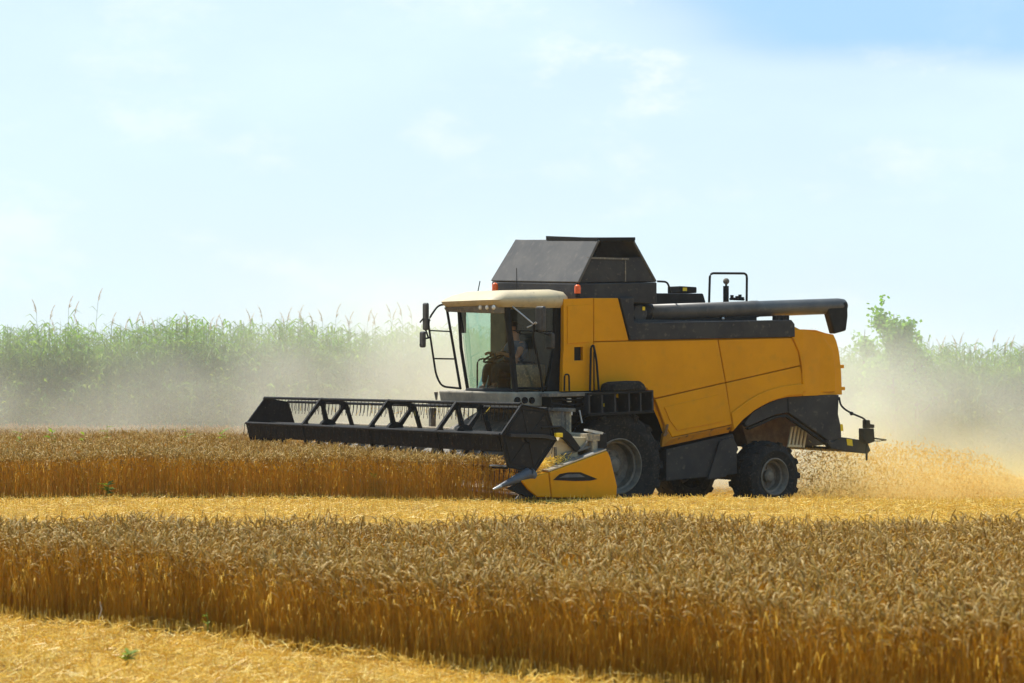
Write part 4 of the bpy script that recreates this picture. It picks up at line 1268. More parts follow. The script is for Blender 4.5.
# ------------------------------------------------------------------ numpy mesh builder for plant masses
class Mass:
    def __init__(self):
        self.v, self.f, self.m, self.n = [], [], [], 0

    def add(self, verts, quads, mi=0):
        """verts (N,K,3), quads (Q,4) indices inside one item"""
        N, K, _ = verts.shape
        q = np.asarray(quads, np.int64)
        base = (np.arange(N) * K + self.n)[:, None, None]
        self.v.append(verts.reshape(-1, 3).astype(np.float32))
        self.f.append((q[None] + base).reshape(-1, 4))
        self.m.append(np.full(N * len(q), mi, np.int32))
        self.n += N * K

    def build(self, name, mats, parent=None, smooth_shade=False):
        v = np.concatenate(self.v); f = np.concatenate(self.f); mi = np.concatenate(self.m)
        me = bpy.data.meshes.new(name)
        me.vertices.add(len(v)); me.vertices.foreach_set('co', v.ravel())
        me.loops.add(f.size); me.loops.foreach_set('vertex_index', f.ravel().astype(np.int32))
        me.polygons.add(len(f))
        me.polygons.foreach_set('loop_start', (np.arange(len(f)) * 4).astype(np.int32))
        try: me.polygons.foreach_set('loop_total', np.full(len(f), 4, np.int32))
        except Exception: pass
        me.polygons.foreach_set('material_index', mi)
        if smooth_shade: me.polygons.foreach_set('use_smooth', np.ones(len(f), bool))
        me.update(calc_edges=True)
        me.validate()
        for mm in mats: me.materials.append(mm)
        o = bpy.data.objects.new(name, me)
        COL.objects.link(o)
        if parent is not None: o.parent = parent
        return o


def unit(a):
    return a / np.maximum(np.linalg.norm(a, axis=-1, keepdims=True), 1e-9)


def strands(mass, pts, rad, sides=3, mi=0):
    """pts (N,L,3) centre lines, rad (N,L) radii -> tapered prisms"""
    N, L, _ = pts.shape
    d = np.empty_like(pts)
    d[:, 1:-1] = pts[:, 2:] - pts[:, :-2]; d[:, 0] = pts[:, 1] - pts[:, 0]; d[:, -1] = pts[:, -1] - pts[:, -2]
    d = unit(d)
    ref = np.zeros((N, 1, 3)); ref[:, 0, 0] = np.cos(np.arange(N) * 2.4); ref[:, 0, 1] = np.sin(np.arange(N) * 2.4); ref[:, 0, 2] = 0.15
    u = unit(np.cross(d, ref)); w = np.cross(d, u)
    rings = []
    for k in range(sides):
        a = 2 * PI * k / sides
        rings.append(pts + (u * math.cos(a) + w * math.sin(a)) * rad[:, :, None])
    V_ = np.stack(rings, 2).reshape(N, L * sides, 3)
    q = []
    for i in range(L - 1):
        for k in range(sides):
            k2 = (k + 1) % sides
            q.append((i * sides + k, i * sides + k2, (i + 1) * sides + k2, (i + 1) * sides + k))
    mass.add(V_, q, mi)


def blades(mass, pts, wid, side, mi=0):
    """pts (N,L,3), wid (N,L) half widths, side (N,3) -> flat ribbons"""
    N, L, _ = pts.shape
    s = unit(side)[:, None, :]
    V_ = np.stack([pts - s * wid[:, :, None], pts + s * wid[:, :, None]], 2).reshape(N, L * 2, 3)
    q = [(2 * i, 2 * i + 1, 2 * i + 3, 2 * i + 2) for i in range(L - 1)]
    mass.add(V_, q, mi)


def wheat(mass, x, y, hgt, hvar=0.05, detail=2, earscale=1.0, leanf=1.0):
    N = len(x)
    z0 = gz(x, y)
    h = hgt * (1 + hvar * rng.standard_normal(N))
    # gentle patches of taller and shorter crop
    h *= 1 + 0.03 * np.sin(x * 1.7 + 1.3 * np.sin(y * 1.1)) + 0.025 * np.sin(x * 4.1 + y * 3.0)
    az = rng.uniform(0, 2 * PI, N)
    lean = np.abs(rng.normal(0.05, 0.055, N)) * leanf
    dx, dy = np.cos(az), np.sin(az)
    dirv = np.stack([dx, dy, np.zeros(N)], 1)
    L = 4 if detail >= 2 else 3
    us = np.linspace(0, 1, L)
    P_ = np.zeros((N, L, 3))
    for i, u in enumerate(us):
        P_[:, i, 0] = x + dx * lean * h * (0.5 * u + 0.5 * u * u)
        P_[:, i, 1] = y + dy * lean * h * (0.5 * u + 0.5 * u * u)
        P_[:, i, 2] = z0 + h * u
    r = np.ones((N, L)) * (0.0024 if detail >= 2 else 0.0028)
    r *= (1 - 0.35 * us)[None]
    strands(mass, P_, r, 3, 0)
    # nodding ear
    el = earscale * rng.uniform(0.07, 0.105, N)
    nod0 = rng.uniform(0.0, 0.6, N); nod1 = np.minimum(nod0 + np.abs(rng.normal(0.9, 0.7, N)), 2.1)
    K = 6 if detail >= 2 else 4
    E_ = np.zeros((N, K, 3)); E_[:, 0] = P_[:, -1]
    for i in range(1, K):
        a = nod0 + (nod1 - nod0) * i / (K - 1)
        step = (dirv * np.sin(a)[:, None] + np.array([0, 0, 1.0]) * np.cos(a)[:, None]) * (el / (K - 1))[:, None]
        E_[:, i] = E_[:, i - 1] + step
    prof = np.interp(np.linspace(0, 1, K), [0, 0.2, 0.55, 0.85, 1], [0.0026, 0.0050, 0.0054, 0.0042, 0.0012]) * earscale
    er = prof[None] * rng.uniform(0.85, 1.2, (N, 1)) * np.ones((N, K))
    if detail >= 2: er[:, 1:-1] *= (1 + 0.18 * np.where(np.arange(K - 2) % 2 == 0, 1, -1))[None]
    strands(mass, E_, er, 4 if detail >= 2 else 3, 1)
    # dry leaves
    nl = 2 if detail >= 2 else 1
    for j in range(nl):
        sel = rng.random(N) < (0.55 if detail >= 2 else 0.35)
        n = sel.sum()
        u = rng.uniform(0.2, 0.85, n)
        b0 = P_[sel, 0] * (1 - u)[:, None] + P_[sel, -1] * u[:, None]
        a = rng.uniform(0, 2 * PI, n)
        out = np.stack([np.cos(a), np.sin(a), np.zeros(n)], 1)
        ll = rng.uniform(0.08, 0.2, n)
        p1 = b0 + out * (ll * 0.18)[:, None] + np.array([0, 0, 1]) * (ll * 0.45)[:, None]
        p2 = b0 + out * (ll * 0.40)[:, None] + np.array([0, 0, 1]) * (ll * rng.uniform(-0.3, 0.85, n))[:, None]
        Pl = np.stack([b0, p1, p2], 1)
        wd = np.ones((n, 1)) * np.array([[0.0025, 0.003, 0.0008]]) * (1 if detail >= 2 else 1.4)
        side = np.stack([-np.sin(a), np.cos(a), rng.uniform(-0.4, 0.4, n)], 1)
        blades(mass, Pl, wd, side, 2)


# ------------------------------------------------------------------ ground
b_ = BM()
xs = np.concatenate([np.linspace(-260, -20, 13)[:-1], np.linspace(-20, 24, 111), np.linspace(24, 260, 13)[1:]])
ys = np.concatenate([[-60, -20, 0, 5], np.linspace(8, 52, 111), [60, 80, 120, 200, 320, 460]])
gv = []
for yy in ys:
    zz = gz(xs, np.full_like(xs, yy))
    gv.append([b_.verts.new((float(a), float(yy), float(c))) for a, c in zip(xs, zz)])
for j in range(len(ys) - 1):
    for i in range(len(xs) - 1):
        b_.faces.new((gv[j][i], gv[j][i + 1], gv[j + 1][i + 1], gv[j + 1][i]))
g = obj('ground', b_, M['soil'], None, smooth_shade=True)
tag(g, kind='structure')

# ------------------------------------------------------------------ standing wheat, near strip
def front_edge(x):
    return 18.2 - 0.79 * (x + 4.26) + 0.10 * np.sin(x * 2.1) + 0.06 * np.sin(x * 5.3 + 1)

W1 = Mass()
n = 46000
x = rng.uniform(-6.2, 6.2, n); y = rng.uniform(11.0, 20.3, n)
ins = (y > front_edge(x)) & (y < 20.15 + 0.12 * np.sin(x * 1.4) + 0.08 * np.sin(x * 3.7 + 2)) & (np.abs(x) < 0.2327 * y + 0.9)
x, y = x[ins], y[ins]
# drilled rows parallel to the edge
wheat(W1, x, y, 0.575, 0.06, 2, 1.1)
# a fuller front face
n = 3600
xf = rng.uniform(-6, 4.5, n); yf = front_edge(xf) + np.abs(rng.normal(0, 0.18, n))
wheat(W1, xf, yf, 0.56 * np.where(rng.random(n) < 0.4, rng.uniform(0.62, 0.95, n), rng.uniform(0.9, 1.04, n)), 0.05, 2, 1.05, 2.2)
n = 5000    # shorter stalks standing inside the edge
xf = rng.uniform(-6, 4.5, n); yf = front_edge(xf) + rng.uniform(0.0, 0.9, n)
wheat(W1, xf, yf, 0.56 * rng.uniform(0.65, 0.95, n), 0.05, 2, 1.05, 1.5)
w1 = W1.build('wheat', [M['stem'], M['ear'], M['dryleaf']])
tag(w1, 'near strip of ripe standing wheat across the foreground, in front of the bright stubble', 'wheat', kind='stuff')

W2 = Mass()
def far_edge(x):
    return 33.3 - 0.55 * smooth(-7.5, -1.2, x) + 0.05 * np.sin(x * 2.0) + 0.03 * np.sin(x * 5.3)

n = 60000
x = rng.uniform(-12.5, 8.5, n); y = far_edge(x) + (47.5 - 33.35) * rng.random(n) ** 1.35
l_, t_ = to_local(x, y)
cut = (l_ > -1.55) & (t_ < WF + 0.25)
ins = ~cut & (np.abs(x) < 0.2327 * y + 1.2) & ~((t_ >= WF + 0.25) & (l_ > 2.0))
wheat(W2, x[ins], y[ins], 0.585, 0.05, 1, 1.2)
n = 2600
xf = rng.uniform(-9.5, 0.0, n); yf = far_edge(xf) + np.abs(rng.normal(0, 0.16, n))
l_, t_ = to_local(xf, yf); ins = ~((l_ > -1.55) & (t_ < WF + 0.25))
k_ = int(ins.sum()); wheat(W2, xf[ins], yf[ins], 0.57 * np.where(rng.random(k_) < 0.4, rng.uniform(0.65, 0.95, k_), rng.uniform(0.93, 1.03, k_)), 0.05, 1, 1.2, 1.8)
w2 = W2.build('wheat', [M['stem'], M['ear'], M['dryleaf']])
tag(w2, 'uncut ripe wheat standing in front of the harvester, under its black reel', 'wheat', kind='stuff')

# ------------------------------------------------------------------ stubble and loose straw
S = Mass()
def loose_straw(mass, x, y, ln, w, lift=0.05, tilt=0.25):
    N = len(x)
    a = rng.uniform(0, 2 * PI, N)
    l2 = ln * rng.uniform(0.4, 1.1, N)
    ti = rng.normal(0, tilt, N)
    c = np.stack([x, y, gz(x, y) + rng.random(N) ** 1.5 * lift + 0.006], 1)
    d = np.stack([np.cos(a) * np.cos(ti), np.sin(a) * np.cos(ti), np.sin(ti)], 1) * (l2 / 2)[:, None]
    bend = np.stack([-np.sin(a), np.cos(a), np.full(N, 0.4)], 1) * (l2 * rng.normal(0, 0.07, N))[:, None]
    P_ = np.stack([c - d, c + bend, c + d], 1)
    r = np.ones((N, 3)) * w * rng.uniform(0.6, 1.3, (N, 1))
    strands(mass, P_, r, 3, 0)

def stubs(mass, x, y, h, w):
    N = len(x)
    a = rng.uniform(0, 2 * PI, N); le = rng.uniform(0, 0.35, N)
    hh = h * rng.uniform(0.4, 1.2, N)
    z0 = gz(x, y)
    P_ = np.stack([np.stack([x, y, z0], 1), np.stack([x + np.cos(a) * le * hh, y + np.sin(a) * le * hh, z0 + hh], 1)], 1)
    strands(mass, P_, np.ones((N, 2)) * w * rng.uniform(0.7, 1.3, (N, 1)), 3, 0)

def clumpy(x, y, f1=1.3, f2=4.0):
    return 0.5 + 0.3 * np.sin(x * f1 + 1.9 * np.sin(y * f1 * 0.7)) + 0.2 * np.sin(x * f2 + y * f2 * 1.3)

# middle band between the two crops
n = 52000
x = rng.uniform(-8.6, 8.8, n); y = 20.1 + rng.random(n) ** 0.9 * 14.4
ins = (np.abs(x) < 0.2327 * y + 0.7) & (rng.random(n) < 0.35 + 0.8 * clumpy(x, y))
loose_straw(S, x[ins], y[ins], 0.16, 0.0038, ((0.03 + 0.10 * np.clip(clumpy(x, y * 2.2, 1.1, 3.1) - 0.3, 0, 1)) * (1 - 0.5 * smooth(26, 31, y)))[ins], 0.3)
n = 22000
x = rng.uniform(-8.6, 8.8, n); y = rng.uniform(20.1, 33.6, n)
y = np.round(y / 0.22) * 0.22 + rng.normal(0, 0.025, n)
stubs(S, x, y, 0.085, 0.003)
# right side around and behind the machine
n = 30000
x = rng.uniform(-0.5, 13.0, n); y = rng.uniform(33.4, 47, n)
l_, t_ = to_local(x, y)
ins = (np.abs(x) < 0.2327 * y + 0.7) & ((l_ > -1.3) | (y < 33.4))
loose_straw(S, x[ins], y[ins], 0.20, 0.005, 0.10)
s1 = S.build('stubble', [M['straw']])
tag(s1, 'bright cut stubble and loose straw between the near wheat and the harvester', 'stubble', kind='stuff')
S = Mass()
n = 17000
x = rng.uniform(-4.6, 2.4, n); y = rng.uniform(12.0, 18.6, n)
ins = (y < front_edge(x) + 0.12) & (np.abs(x) < 0.2327 * y + 0.5)
loose_straw(S, x[ins], y[ins], 0.13, 0.0032, (0.03 + 0.15 * np.clip(clumpy(x, y, 2.2, 6.5) - 0.35, 0, 1))[ins], 0.4)
n = 9000
x = rng.uniform(-4.8, 2.4, n); y = rng.uniform(12.0, 18.6, n)
ins = (y < front_edge(x) + 0.05) & (np.abs(x) < 0.2327 * y + 0.5)
stubs(S, x[ins], y[ins], 0.06, 0.0026)
n = 1100
x = rng.uniform(-4.8, 2.0, n); y = front_edge(x) - np.abs(rng.normal(0, 0.10, n))
stubs(S, x, y, 0.10, 0.0024)
s2 = S.build('stubble', [M['straw']])
tag(s2, 'cut stubble along the bottom left edge of the picture, before the near wheat', 'stubble', kind='stuff')

# ------------------------------------------------------------------ straw thrown out behind the machine
S = Mass()
n = 36000
u = rng.random(n) ** 0.65
l0_ = 5.3 + u * 7.7
ztop_ = 0.56 - 0.235 * np.clip(l0_ - 7.6, 0, 9) + 0.10 * np.sin(l0_ * 1.7) + 0.07 * np.sin(l0_ * 4.3 + 1)
zz = -0.50 + np.maximum(ztop_ + 0.50, 0.08) * rng.random(n) ** 1.15 + np.abs(rng.normal(0, 0.06, n)) * (rng.random(n) < 0.5)
tt_ = np.clip(rng.normal(2.9, 0.7 + 0.08 * (l0_ - 3.3), n), 1.9, 5.2)
tt_ = np.where(l0_ > 6.2, tt_ - 0.4 * np.clip(l0_ - 6.2, 0, 2), tt_)
x = OX + CT * l0_ - ST * tt_; y = OY + ST * l0_ + CT * tt_
a = rng.uniform(0, 2 * PI, n); ti = rng.uniform(-1.2, 1.2, n)
ln = rng.uniform(0.010, 0.032, n)
d = np.stack([np.cos(a) * np.cos(ti), np.sin(a) * np.cos(ti), np.sin(ti)], 1) * ln[:, None]
c = np.stack([x, y, zz], 1)
strands(S, np.stack([c - d, c + d], 1), np.ones((n, 2)) * rng.uniform(0.003, 0.007, (n, 1)), 3, 0)
fs = S.build('flying_straw', [M['flystraw']])
tag(fs, 'golden chopped straw blowing out low behind the harvester', 'straw', kind='stuff')

# ------------------------------------------------------------------ reeds
def reeds(mass, x, y, h, leafn=9, ll=0.42, lw=0.016, mi=0):
    N = len(x)
    z0 = gz(x, y)
    az = rng.uniform(0, 2 * PI, N); ln = np.abs(rng.normal(0.03, 0.04, N)) + 0.01
    us = np.array([0, 0.5, 1.0])
    P_ = np.zeros((N, 3, 3))
    for i, u in enumerate(us):
        P_[:, i, 0] = x + np.cos(az) * ln * h * u * u; P_[:, i, 1] = y + np.sin(az) * ln * h * u * u; P_[:, i, 2] = z0 + h * u
    strands(mass, P_, np.ones((N, 3)) * np.array([[0.008, 0.006, 0.003]]), 3, mi)
    for j in range(leafn):
        u = np.clip(0.18 + 0.8 * (j + rng.random(N)) / leafn, 0, 1)
        b0 = np.stack([x + np.cos(az) * ln * h * u * u, y + np.sin(az) * ln * h * u * u, z0 + h * u], 1)
        a = rng.uniform(0, 2 * PI, N)
        out = np.stack([np.cos(a), np.sin(a), np.zeros(N)], 1)
        L_ = ll * rng.uniform(0.6, 1.25, N)
        up = rng.uniform(0.35, 0.9, N)
        Z = np.array([0, 0, 1.0])
        p1 = b0 + out * (L_ * 0.45)[:, None] + Z * (L_ * 0.45 * up)[:, None]
        p2 = b0 + out * (L_ * 0.9)[:, None] + Z * (L_ * (0.6 * up - 0.35))[:, None]
        wd = np.ones((N, 1)) * np.array([[0.5, 1.0, 0.08]]) * lw * rng.uniform(0.7, 1.3, (N, 1))
        side = np.stack([-np.sin(a), np.cos(a), rng.normal(0, 0.5, N)], 1)
        blades(mass, np.stack([b0, p1, p2], 1), wd, side, mi)
    return P_[:, -1], az

R1 = Mass()
n = 10500
x = rng.uniform(-13.5, 14.5, n); y = 47.4 + rng.random(n) ** 1.2 * 3.4
hh = (2.78 + 0.09 * np.sin(x * 0.8 + 0.6) + 0.07 * np.sin(x * 2.3) + 0.05 * np.sin(x * 5.1 + 1)) * rng.uniform(0.72, 1.04, n)
hh = np.where(x < -9, hh * 1.0, hh)
reeds(R1, x, y, hh, 9, 0.42, 0.016)
# short leafy growth at their foot
n = 2600
x = rng.uniform(-13.5, 14.5, n); y = 46.9 + rng.random(n) * 0.9
reeds(R1, x, y, rng.uniform(0.7, 1.7, n), 9, 0.30, 0.022)
n = 900
x = rng.uniform(-13.5, 14.5, n); y = 46.75 + rng.random(n) * 0.5
reeds(R1, x, y, rng.uniform(0.5, 2.2, n) * (0.8 + 0.3 * np.sin(x * 2.7)), 10, 0.20, 0.020, mi=1)
rb = R1.build('reed_bed', [M['reed'], M['weed']])
tag(rb, 'dense green reed bed fading in dust along the far edge of the field', 'reeds', kind='stuff')

# tall flowering reeds one can tell apart above the bed: each a thing
def reed_thing(name, px, d, ztop_, label, lean=0.0):
    xw = (px - 512) / F * d
    z0 = float(gz(xw, d))
    h = ztop_ - z0
    e = empty(name, (xw, d, z0))
    tag(e, label, 'reed', 'tall plumed reeds standing above the reed bed')
    st = Mass()
    k = 6
    us = np.linspace(0, 1, k)
    line = np.stack([lean * h * us ** 2.5, 0 * us, h * us], 1)[None]
    strands(st, line, np.linspace(0.008, 0.003, k)[None], 4, 0)
    st.build('stem', [M['reed']], e)
    lf_ = Mass()
    n_ = 12
    u = np.linspace(0.3, 0.93, n_)
    b0 = np.stack([lean * h * u ** 2.5, 0 * u, h * u], 1)
    a = rng.uniform(0, 2 * PI, n_)
    out = np.stack([np.cos(a), np.sin(a), 0 * a], 1)
    L_ = rng.uniform(0.25, 0.5, n_)
    Z = np.array([0, 0, 1.0])
    p1 = b0 + out * (L_ * 0.4)[:, None] + Z * (L_ * 0.4)[:, None]
    p2 = b0 + out * (L_ * 0.85)[:, None] + Z * (L_ * 0.2)[:, None]
    blades(lf_, np.stack([b0, p1, p2], 1), np.ones((n_, 1)) * np.array([[0.008, 0.016, 0.001]]), np.stack([-np.sin(a), np.cos(a), 0 * a], 1), 0)
    lf_.build('leaves', [M['reed']], e)
    pl = Mass()
    n_ = 46
    v = rng.random(n_)
    sgn = 1 if lean >= 0 else -1
    b0 = np.stack([lean * h + sgn * 0.10 * v ** 2, 0 * v, h - 0.03 + 0.30 * v], 1)
    a = rng.uniform(0, 2 * PI, n_)
    L_ = 0.12 * (1 - v * 0.75)
    dr = np.stack([np.cos(a) * 0.35 + sgn * 0.35, np.sin(a) * 0.35, 0.65 + 0 * a], 1)
    p2 = b0 + dr * L_[:, None] + np.array([0, 0, -1.0]) * (L_ * 0.15)[:, None]
    blades(pl, np.stack([b0, (b0 + p2) / 2 + np.array([0, 0, 0.012]), p2], 1), np.ones((n_, 1)) * np.array([[0.003, 0.007, 0.002]]), np.stack([-np.sin(a), np.cos(a), 0.3 + 0 * a], 1), 0)
    pl.build('plume', [M['plume']], e)
    return e

plumes = [(38, 300), (44, 306), (66, 296), (69, 302), (92, 289), (108, 313), (133, 312), (158, 318), (190, 312), (203, 318), (212, 315), (228, 317), (247, 314),
          (266, 306), (281, 308), (297, 306), (306, 312), (318, 313), (331, 305), (343, 312), (362, 309), (380, 312), (396, 305), (406, 303), (414, 306), (60, 318), (84, 315),
          (120, 318), (146, 314), (174, 317), (255, 310), (289, 313), (324, 310), (352, 316), (371, 314), (388, 309),
          (940, 336), (946, 340), (958, 333), (963, 336), (972, 339), (989, 331), (1000, 338), (1008, 336), (1017, 340)]
for i, (px, py) in enumerate(plumes):
    d = 47.2 + rng.random() * 1.6
    zt = H + (YH - py) * d / F - 0.26
    right = px > 600
    reed_thing('reed', px, d, zt, 'tall plumed reed beyond the dust right of the harvester' if right else 'tall plumed reed rising above the green reed bed left of the cab',
               lean=rng.choice([-1, 1]) * rng.uniform(0.01, 0.05))

# ------------------------------------------------------------------ young trees behind the dust
def tree(name, px, d, py_top, spread, label, nclump, seed, branch=9):
    r2 = np.random.default_rng(seed); rr = random.Random(seed)
    xw = (px - 512) / F * d
    z0 = float(gz(xw, d))
    h = H + (YH - py_top) * d / F - z0
    e = empty(name, (xw, d, z0))
    tag(e, label, 'tree', 'young trees behind the dust')
    b_ = BM()
    tube(b_, [(0, 0, 0), (0.03, 0, h * 0.35), (-0.02, 0.02, h * 0.7), (0.02, 0, h * 0.97)], 0.05, 8, rs=[0.055, 0.042, 0.025, 0.006])
    tips = [(Vector((0.02, 0, h * 0.9)), 0.25)]
    for k in range(branch):
        u = lerp(0.3, 0.88, (k + rr.random()) / branch)
        a = rr.uniform(0, 2 * PI)
        L_ = spread * (1.1 - 0.75 * u) * rr.uniform(0.7, 1.2)
        s_ = Vector((0.0, 0.0, h * u))
        e1 = s_ + Vector((math.cos(a) * L_ * 0.6, math.sin(a) * L_ * 0.6, L_ * 0.45))
        e2 = s_ + Vector((math.cos(a) * L_, math.sin(a) * L_, L_ * 1.0))
        tube(b_, [s_, e1, e2], 0.015, 6, rs=[0.02, 0.013, 0.004])
        for q, w in ((e1, 0.22), (e2, 0.26), ((e1 + e2) / 2, 0.24)):
            tips.append((q, w))
    obj('trunk', b_, M['bark'], e, smooth_shade=True)
    C_ = Mass()
    cen, n_ = [], nclump
    pts = []
    for i in range(n_):
        q, w = tips[i % len(tips)]
        cc = np.array(q) + r2.normal(0, w * 0.42, 3)
        pts.append(cc)
    pts = np.array(pts)
    m_ = 16
    pp = np.repeat(pts, m_, 0) + r2.normal(0, 0.055, (n_ * m_, 3))
    N = len(pp)
    a = r2.uniform(0, 2 * PI, N)
    dr = unit(np.stack([np.cos(a), np.sin(a), r2.uniform(-0.9, 0.6, N)], 1))
    L_ = r2.uniform(0.045, 0.085, N)
    side = unit(np.cross(dr, r2.normal(0, 1, (N, 3))))
    P3 = np.stack([pp, pp + dr * (L_ * 0.5)[:, None], pp + dr * L_[:, None]], 1)
    blades(C_, P3, np.array([[0.018, 0.042, 0.004]]) * np.ones((N, 1)), side, 0)
    C_.build('crown', [M['treeleaf']], e)
    return e

tree('young_tree', 893, 46.6, 309, 0.62, 'taller bright green young tree with pointed crown behind the dust', 330, 3, 12)
tree('young_tree', 864, 47.6, 325, 0.6, 'small green sapling close behind the tip of the unloading tube', 110, 5, 9)
tree('young_tree', 916, 47.0, 327, 0.55, 'small thin young tree on the right flank of the taller one', 110, 9, 9)

# ------------------------------------------------------------------ weeds
def weed(name, x, y, h, label, n_=16, size=0.06, z=None):
    z0 = float(gz(x, y)) if z is None else z
    e = empty(name, (x, y, z0)); tag(e, label, 'weed', 'green weeds in the crop')
    b_ = BM(); tube(b_, [(0, 0, 0), (0.01, 0, h * 0.6), (0, 0.01, h)], 0.004, 5)
    obj('stem', b_, M['weed'], e)
    L = Mass()
    u = rng.uniform(0.25, 1, n_)
    b0 = np.stack([0 * u, 0 * u, h * u], 1)
    a = rng.uniform(0, 2 * PI, n_)
    s_ = size * rng.uniform(0.7, 1.3, n_)
    out = np.stack([np.cos(a), np.sin(a), rng.uniform(0.0, 0.7, n_)], 1)
    p1 = b0 + out * s_[:, None]; p2 = b0 + out * (2 * s_)[:, None] - np.array([0, 0, 0.3]) * s_[:, None]
    blades(L, np.stack([b0, p1, p2], 1), np.array([[0.15, 0.42, 0.03]]) * s_[:, None], np.stack([-np.sin(a), np.cos(a), 0.2 + 0 * a], 1), 0)
    L.build('leaves', [M['weed']], e)

for px, d, h, lab in ((373, 33.1, 0.34, 'green weed at the foot of the uncut wheat below the reel'),
                      (108, 33.15, 0.2, 'low green weed at the foot of the uncut wheat at the left'),
                      (20, 38.6, 0.78, 'leftmost green weed poking out of the far wheat'),
                      (52, 39.2, 0.80, 'green weed among far wheat ears, second from the left edge'),
                      (84, 38.8, 0.78, 'green weed among far wheat ears, left of the tallest weed'),
                      (107, 40.2, 0.86, 'tallest green weed poking out of the far wheat'),
                      (186, 39.4, 0.80, 'green weed in the far wheat midway to the reel'),
                      (222, 38.9, 0.78, 'green weed in the far wheat just left of the reel')):
    weed('weed', (px - 512) / F * d, d, h, lab, 18, 0.07)
weed('weed', (128 - 512) / F * 15.2, 15.2, 0.08, 'small dark green weed in the cut stubble at the bottom left', 22, 0.035)
weed('weed', (207 - 512) / F * 16.55, 16.55, 0.2, 'green weed at the foot of the near wheat strip', 8, 0.022)
# bleached stalk standing at the edge
xw = (101 - 512) / F * 17.3
e = empty('dead_stalk', (xw, 17.3, float(gz(xw, 17.3)))); tag(e, 'bleached pale dead stalk standing before the near wheat edge', 'stalk')
b_ = BM(); tube(b_, [(0, 0, 0), (-0.012, 0, 0.07), (0.008, 0, 0.14), (-0.006, 0, 0.2)], 0.006, 6, rs=[0.007, 0.006, 0.006, 0.004])
obj('stem', b_, M['deadstalk'], e)

# ------------------------------------------------------------------ dust and haze
def dust_mat(name, colour, dens, build):
    m, nt, out = new_mat(name)
    v = nt.nodes.new('ShaderNodeVolumePrincipled')
    v.inputs['Color'].default_value = (*colour, 1)
    v.inputs['Anisotropy'].default_value = 0.25
    v.inputs['Density'].default_value = dens
    if build:
        nt.links.new(build(nt), v.inputs['Density'])
    nt.links.new(v.outputs[0], out.inputs['Volume'])
    return m


def node_math(nt, op, a, b=None, clamp=False):
    n = nt.nodes.new('ShaderNodeMath'); n.operation = op; n.use_clamp = clamp
    for i, s in enumerate((a, b)):
        if s is None: continue
        if hasattr(s, 'is_linked') or hasattr(s, 'links'): nt.links.new(s, n.inputs[i])
        else: n.inputs[i].default_value = s
    return n.outputs[0]


def rangef(nt, val, a, b, c, d, smoothstep=True):
    n = nt.nodes.new('ShaderNodeMapRange')
    if smoothstep: n.interpolation_type = 'SMOOTHSTEP'
    n.inputs['From Min'].default_value = a; n.inputs['From Max'].default_value = b
    n.inputs['To Min'].default_value = c; n.inputs['To Max'].default_value = d
    nt.links.new(val, n.inputs['Value'])
    return n.outputs[0]


def cloud_density(nt, x_terms, y0, y1, z_lo, z_hi, amount, scale, tall=None):
    tc = nt.nodes.new('ShaderNodeTexCoord')
    sp = nt.nodes.new('ShaderNodeSeparateXYZ')
    nt.links.new(tc.outputs['Object'], sp.inputs[0])
    X, Y, Z = sp.outputs
    nz = nt.nodes.new('ShaderNodeTexNoise'); nz.inputs['Scale'].default_value = scale; nz.inputs['Detail'].default_value = 3
    nt.links.new(tc.outputs['Object'], nz.inputs['Vector'])
    nf = rangef(nt, nz.outputs['Fac'], 0.32, 0.68, 0.12, 1.75, False)
    zoff = rangef(nt, nz.outputs['Fac'], 0.3, 0.7, -0.7, 0.7, False)
    Zs = node_math(nt, 'ADD', Z, zoff)
    if tall:
        for tl in tall: Zs = node_math(nt, 'ADD', Zs, rangef(nt, X, *tl))
    zf = rangef(nt, Zs, z_lo, z_hi, 1.0, 0.0)
    ya = rangef(nt, Y, y0, y0 + 1.2, 0.0, 1.0); yb = rangef(nt, Y, y1 - 1.2, y1, 1.0, 0.0)
    xf = None
    for a, b, c, d in x_terms:
        t = rangef(nt, X, a, b, c, d)
        xf = t if xf is None else node_math(nt, 'MULTIPLY', xf, t)
    r = node_math(nt, 'MULTIPLY', nf, zf)
    r = node_math(nt, 'MULTIPLY', r, node_math(nt, 'MULTIPLY', ya, yb))
    r = node_math(nt, 'MULTIPLY', r, xf)
    return node_math(nt, 'MULTIPLY', r, amount)


def volume_box(name, lo, hi, material):
    b_ = BM(); box(b_, lo, hi)
    o = obj(name, b_, material)
    return o

# dust hanging between the machine and the reeds, thickest behind the tail
dm = dust_mat('dust_air', (0.985, 0.95, 0.83), 0.1, lambda nt: cloud_density(nt, [(-7.5, -1.0, 0.36, 1.1), (2.0, 6.5, 1.0, 1.7), (7.0, 9.6, 1.0, 0.42)], 41.6, 46.6, 0.6, 4.5, 0.30, 0.45, ((-7.0, -2.5, 0.0, -0.6), (0.5, 5.0, 0.0, 1.25))))
dc = volume_box('dust_cloud', (-13.5, 41.5, -0.6), (15, 46.7, 5.7), dm)
tag(dc, 'pale dust drifting between the harvester and the reeds', 'dust', kind='stuff')
# thicker tan dust rolling low out of the tail
dm2 = dust_mat('tail_dust_air', (0.985, 0.85, 0.42), 0.1, lambda nt: cloud_density(nt, [(4.2, 6.0, 0.0, 1.0), (8.0, 12.0, 1.0, 0.4)], 37.0, 41.4, -0.5, 1.15, 0.50, 0.8))
dc2 = volume_box('dust_cloud', (4.0, 37.0, -0.6), (14, 41.45, 2.6), dm2)
tag(dc2, 'thick tan dust rolling low out of the harvester tail at the right', 'dust', kind='stuff')

